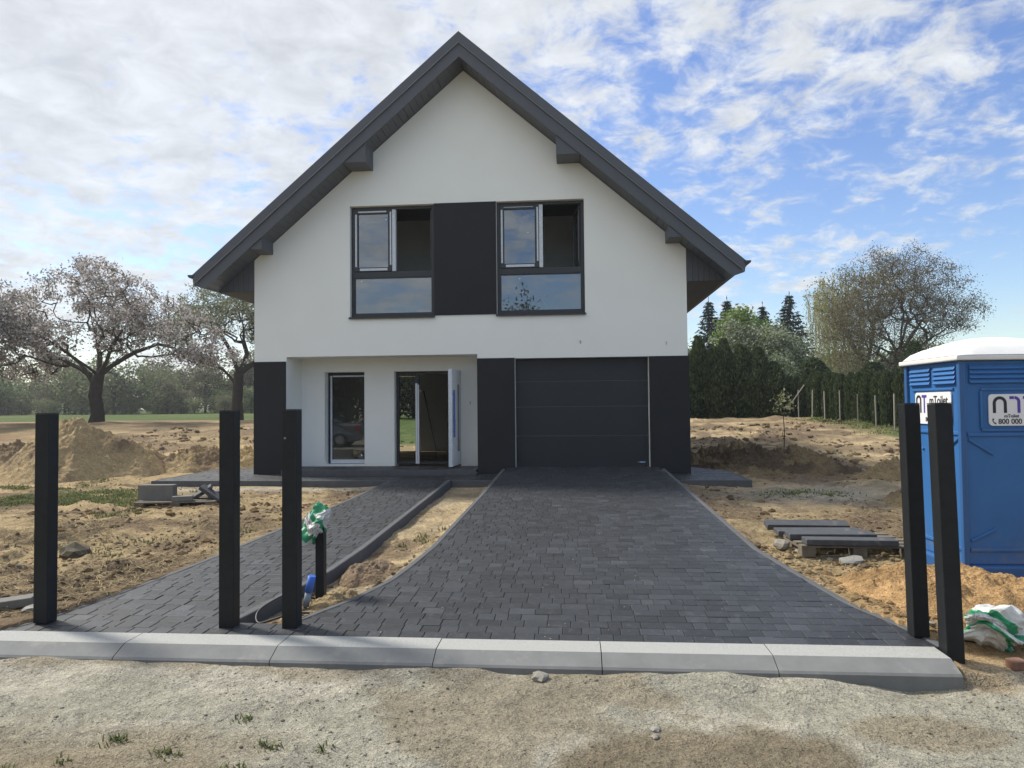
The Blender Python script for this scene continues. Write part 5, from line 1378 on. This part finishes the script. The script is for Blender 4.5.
for sgn in (-1, 1):
    m = MB(); m.prism([(1.38, 1.06), (.83, 1.32), (.28, 1.39), (-.42, 1.37), (-.98, 1.06)], 'y', -.004, .004, Matrix.Translation((0, sgn*.80, 0)) @ Matrix.Rotation(R(sgn*18), 4, 'X') @ Matrix.Translation((0, 0, -.0)))
    for v in m.bm.verts: pass
    bm_ = m.bm
    for v in bm_.verts:
        z0 = .2+1.0
        pass
    o = m.build('side_window', dg, car)
    o.location = (0, 0, 0)
    for v in o.data.vertices:       # wrap the glass onto the tapered cabin side
        zz = v.co.z
    # rebuild exactly on the cabin surface
    for v, (x, z) in zip(o.data.vertices, [(1.38, 1.06), (.83, 1.32), (.28, 1.39), (-.42, 1.37), (-.98, 1.06)]*2):
        off = .012 if v.index < 5 else -.01
        v.co = (x, sgn*(.845*(1-.24*max(0, (z-.95)/.5))+off), z+.02)
for (xa, za, xb, zb_) in ((1.52, 1.065, .90, 1.385), (-1.10, 1.07, -.52, 1.42)):
    d_ = Vector((xb-xa, 0, zb_-za)); nrm = Vector((d_.z, 0, -d_.x)).normalized()
    if nrm.z < 0: nrm = -nrm
    V = []
    for (x, z, hw) in ((xa, za, .68), (xb, zb_, .58)):
        for o_ in (.03, -.02):
            for s in (-1, 1): V.append((x+nrm.x*o_, s*hw, z+nrm.z*o_))
    raw('windscreen', V, [np.array([(0, 1, 5, 4), (2, 6, 7, 3), (0, 4, 6, 2), (1, 3, 7, 5), (0, 2, 3, 1), (4, 5, 7, 6)])], dg, car)
for x in (1.38, -1.38):
    for sgn in (-1, 1):
        m = MB(); m.tube([(x, sgn*.70, .32), (x, sgn*.885, .32)], .32, 24); wv = m.build('wheel', M['tyre'], car, bevel=.03)
        m = MB(); m.tube([(x, sgn*.86, .32), (x, sgn*.892, .32)], .20, 20); m.build('rim', M['steel'], wv)
for sgn in (-1, 1):
    m = MB(); m.box(2.02, 2.262, sgn*.74-.115, sgn*.74+.125 if sgn > 0 else sgn*.74+.115, .72, .94); m.build('tail_light', M['red_lens'], car, bevel=.03)
    m = MB(); m.box(-2.25, -2.05, sgn*.66-.14, sgn*.66+.14, .60, .74); m.build('headlight', M['steel'], car, bevel=.03)
m = MB(); m.box(2.18, 2.30, -.84, .84, .34, .56); m.box(-2.31, -2.18, -.84, .84, .32, .54); m.build_each('bumper', M['car'], car, bevel=.04)

# sand grains trodden onto the paving
n = 1500
X = rng.uniform(-1.9, 4.5, n); Y = -9.7+9.4*rng.random(n)**1.2
on1 = (X > dL(Y)+.03) & (X < dR(Y)-.03); on2 = (X > wL(Y)+.03) & (X < wR(Y)-.03) & (Y < AY-.05)
k = on1 | on2; X, Y, on1 = X[k], Y[k], on1[k]
Z = np.where(on1, zD(Y), zW(Y))+.001
sg = .0018*(4.0**(rng.random(len(X))**3))
tag(scatter('sand_grains', np.stack([X, Y, Z], -1), sg, pack(.42, .37, .28)*(.6+.7*rng.random((len(X), 1))), .1), 'grains of sand and grit lying on the dark paving', 'grit', kind='stuff')
# thin air between here and the far wood
m = bpy.data.materials.new('air'); m.use_nodes = True; t = m.node_tree; t.nodes.clear()
v = _node(t, 'ShaderNodeVolumePrincipled', i_Density=.0007, i_Anisotropy=.3); v.inputs['Color'].default_value = (.93, .96, 1.0, 1)
o = t.nodes.new('ShaderNodeOutputMaterial'); t.links.new(v.outputs[0], o.inputs['Volume'])
b = MB(); x0, x1, y0, y1 = float(GX.min())-2, float(GX.max())+2, float(GY.min())-2, float(GY.max())+2
b.box(x0, x1, y0, y1, float(GZ.min())-1.0, 17.0)
tag(b.build('haze', m), kind='stuff')
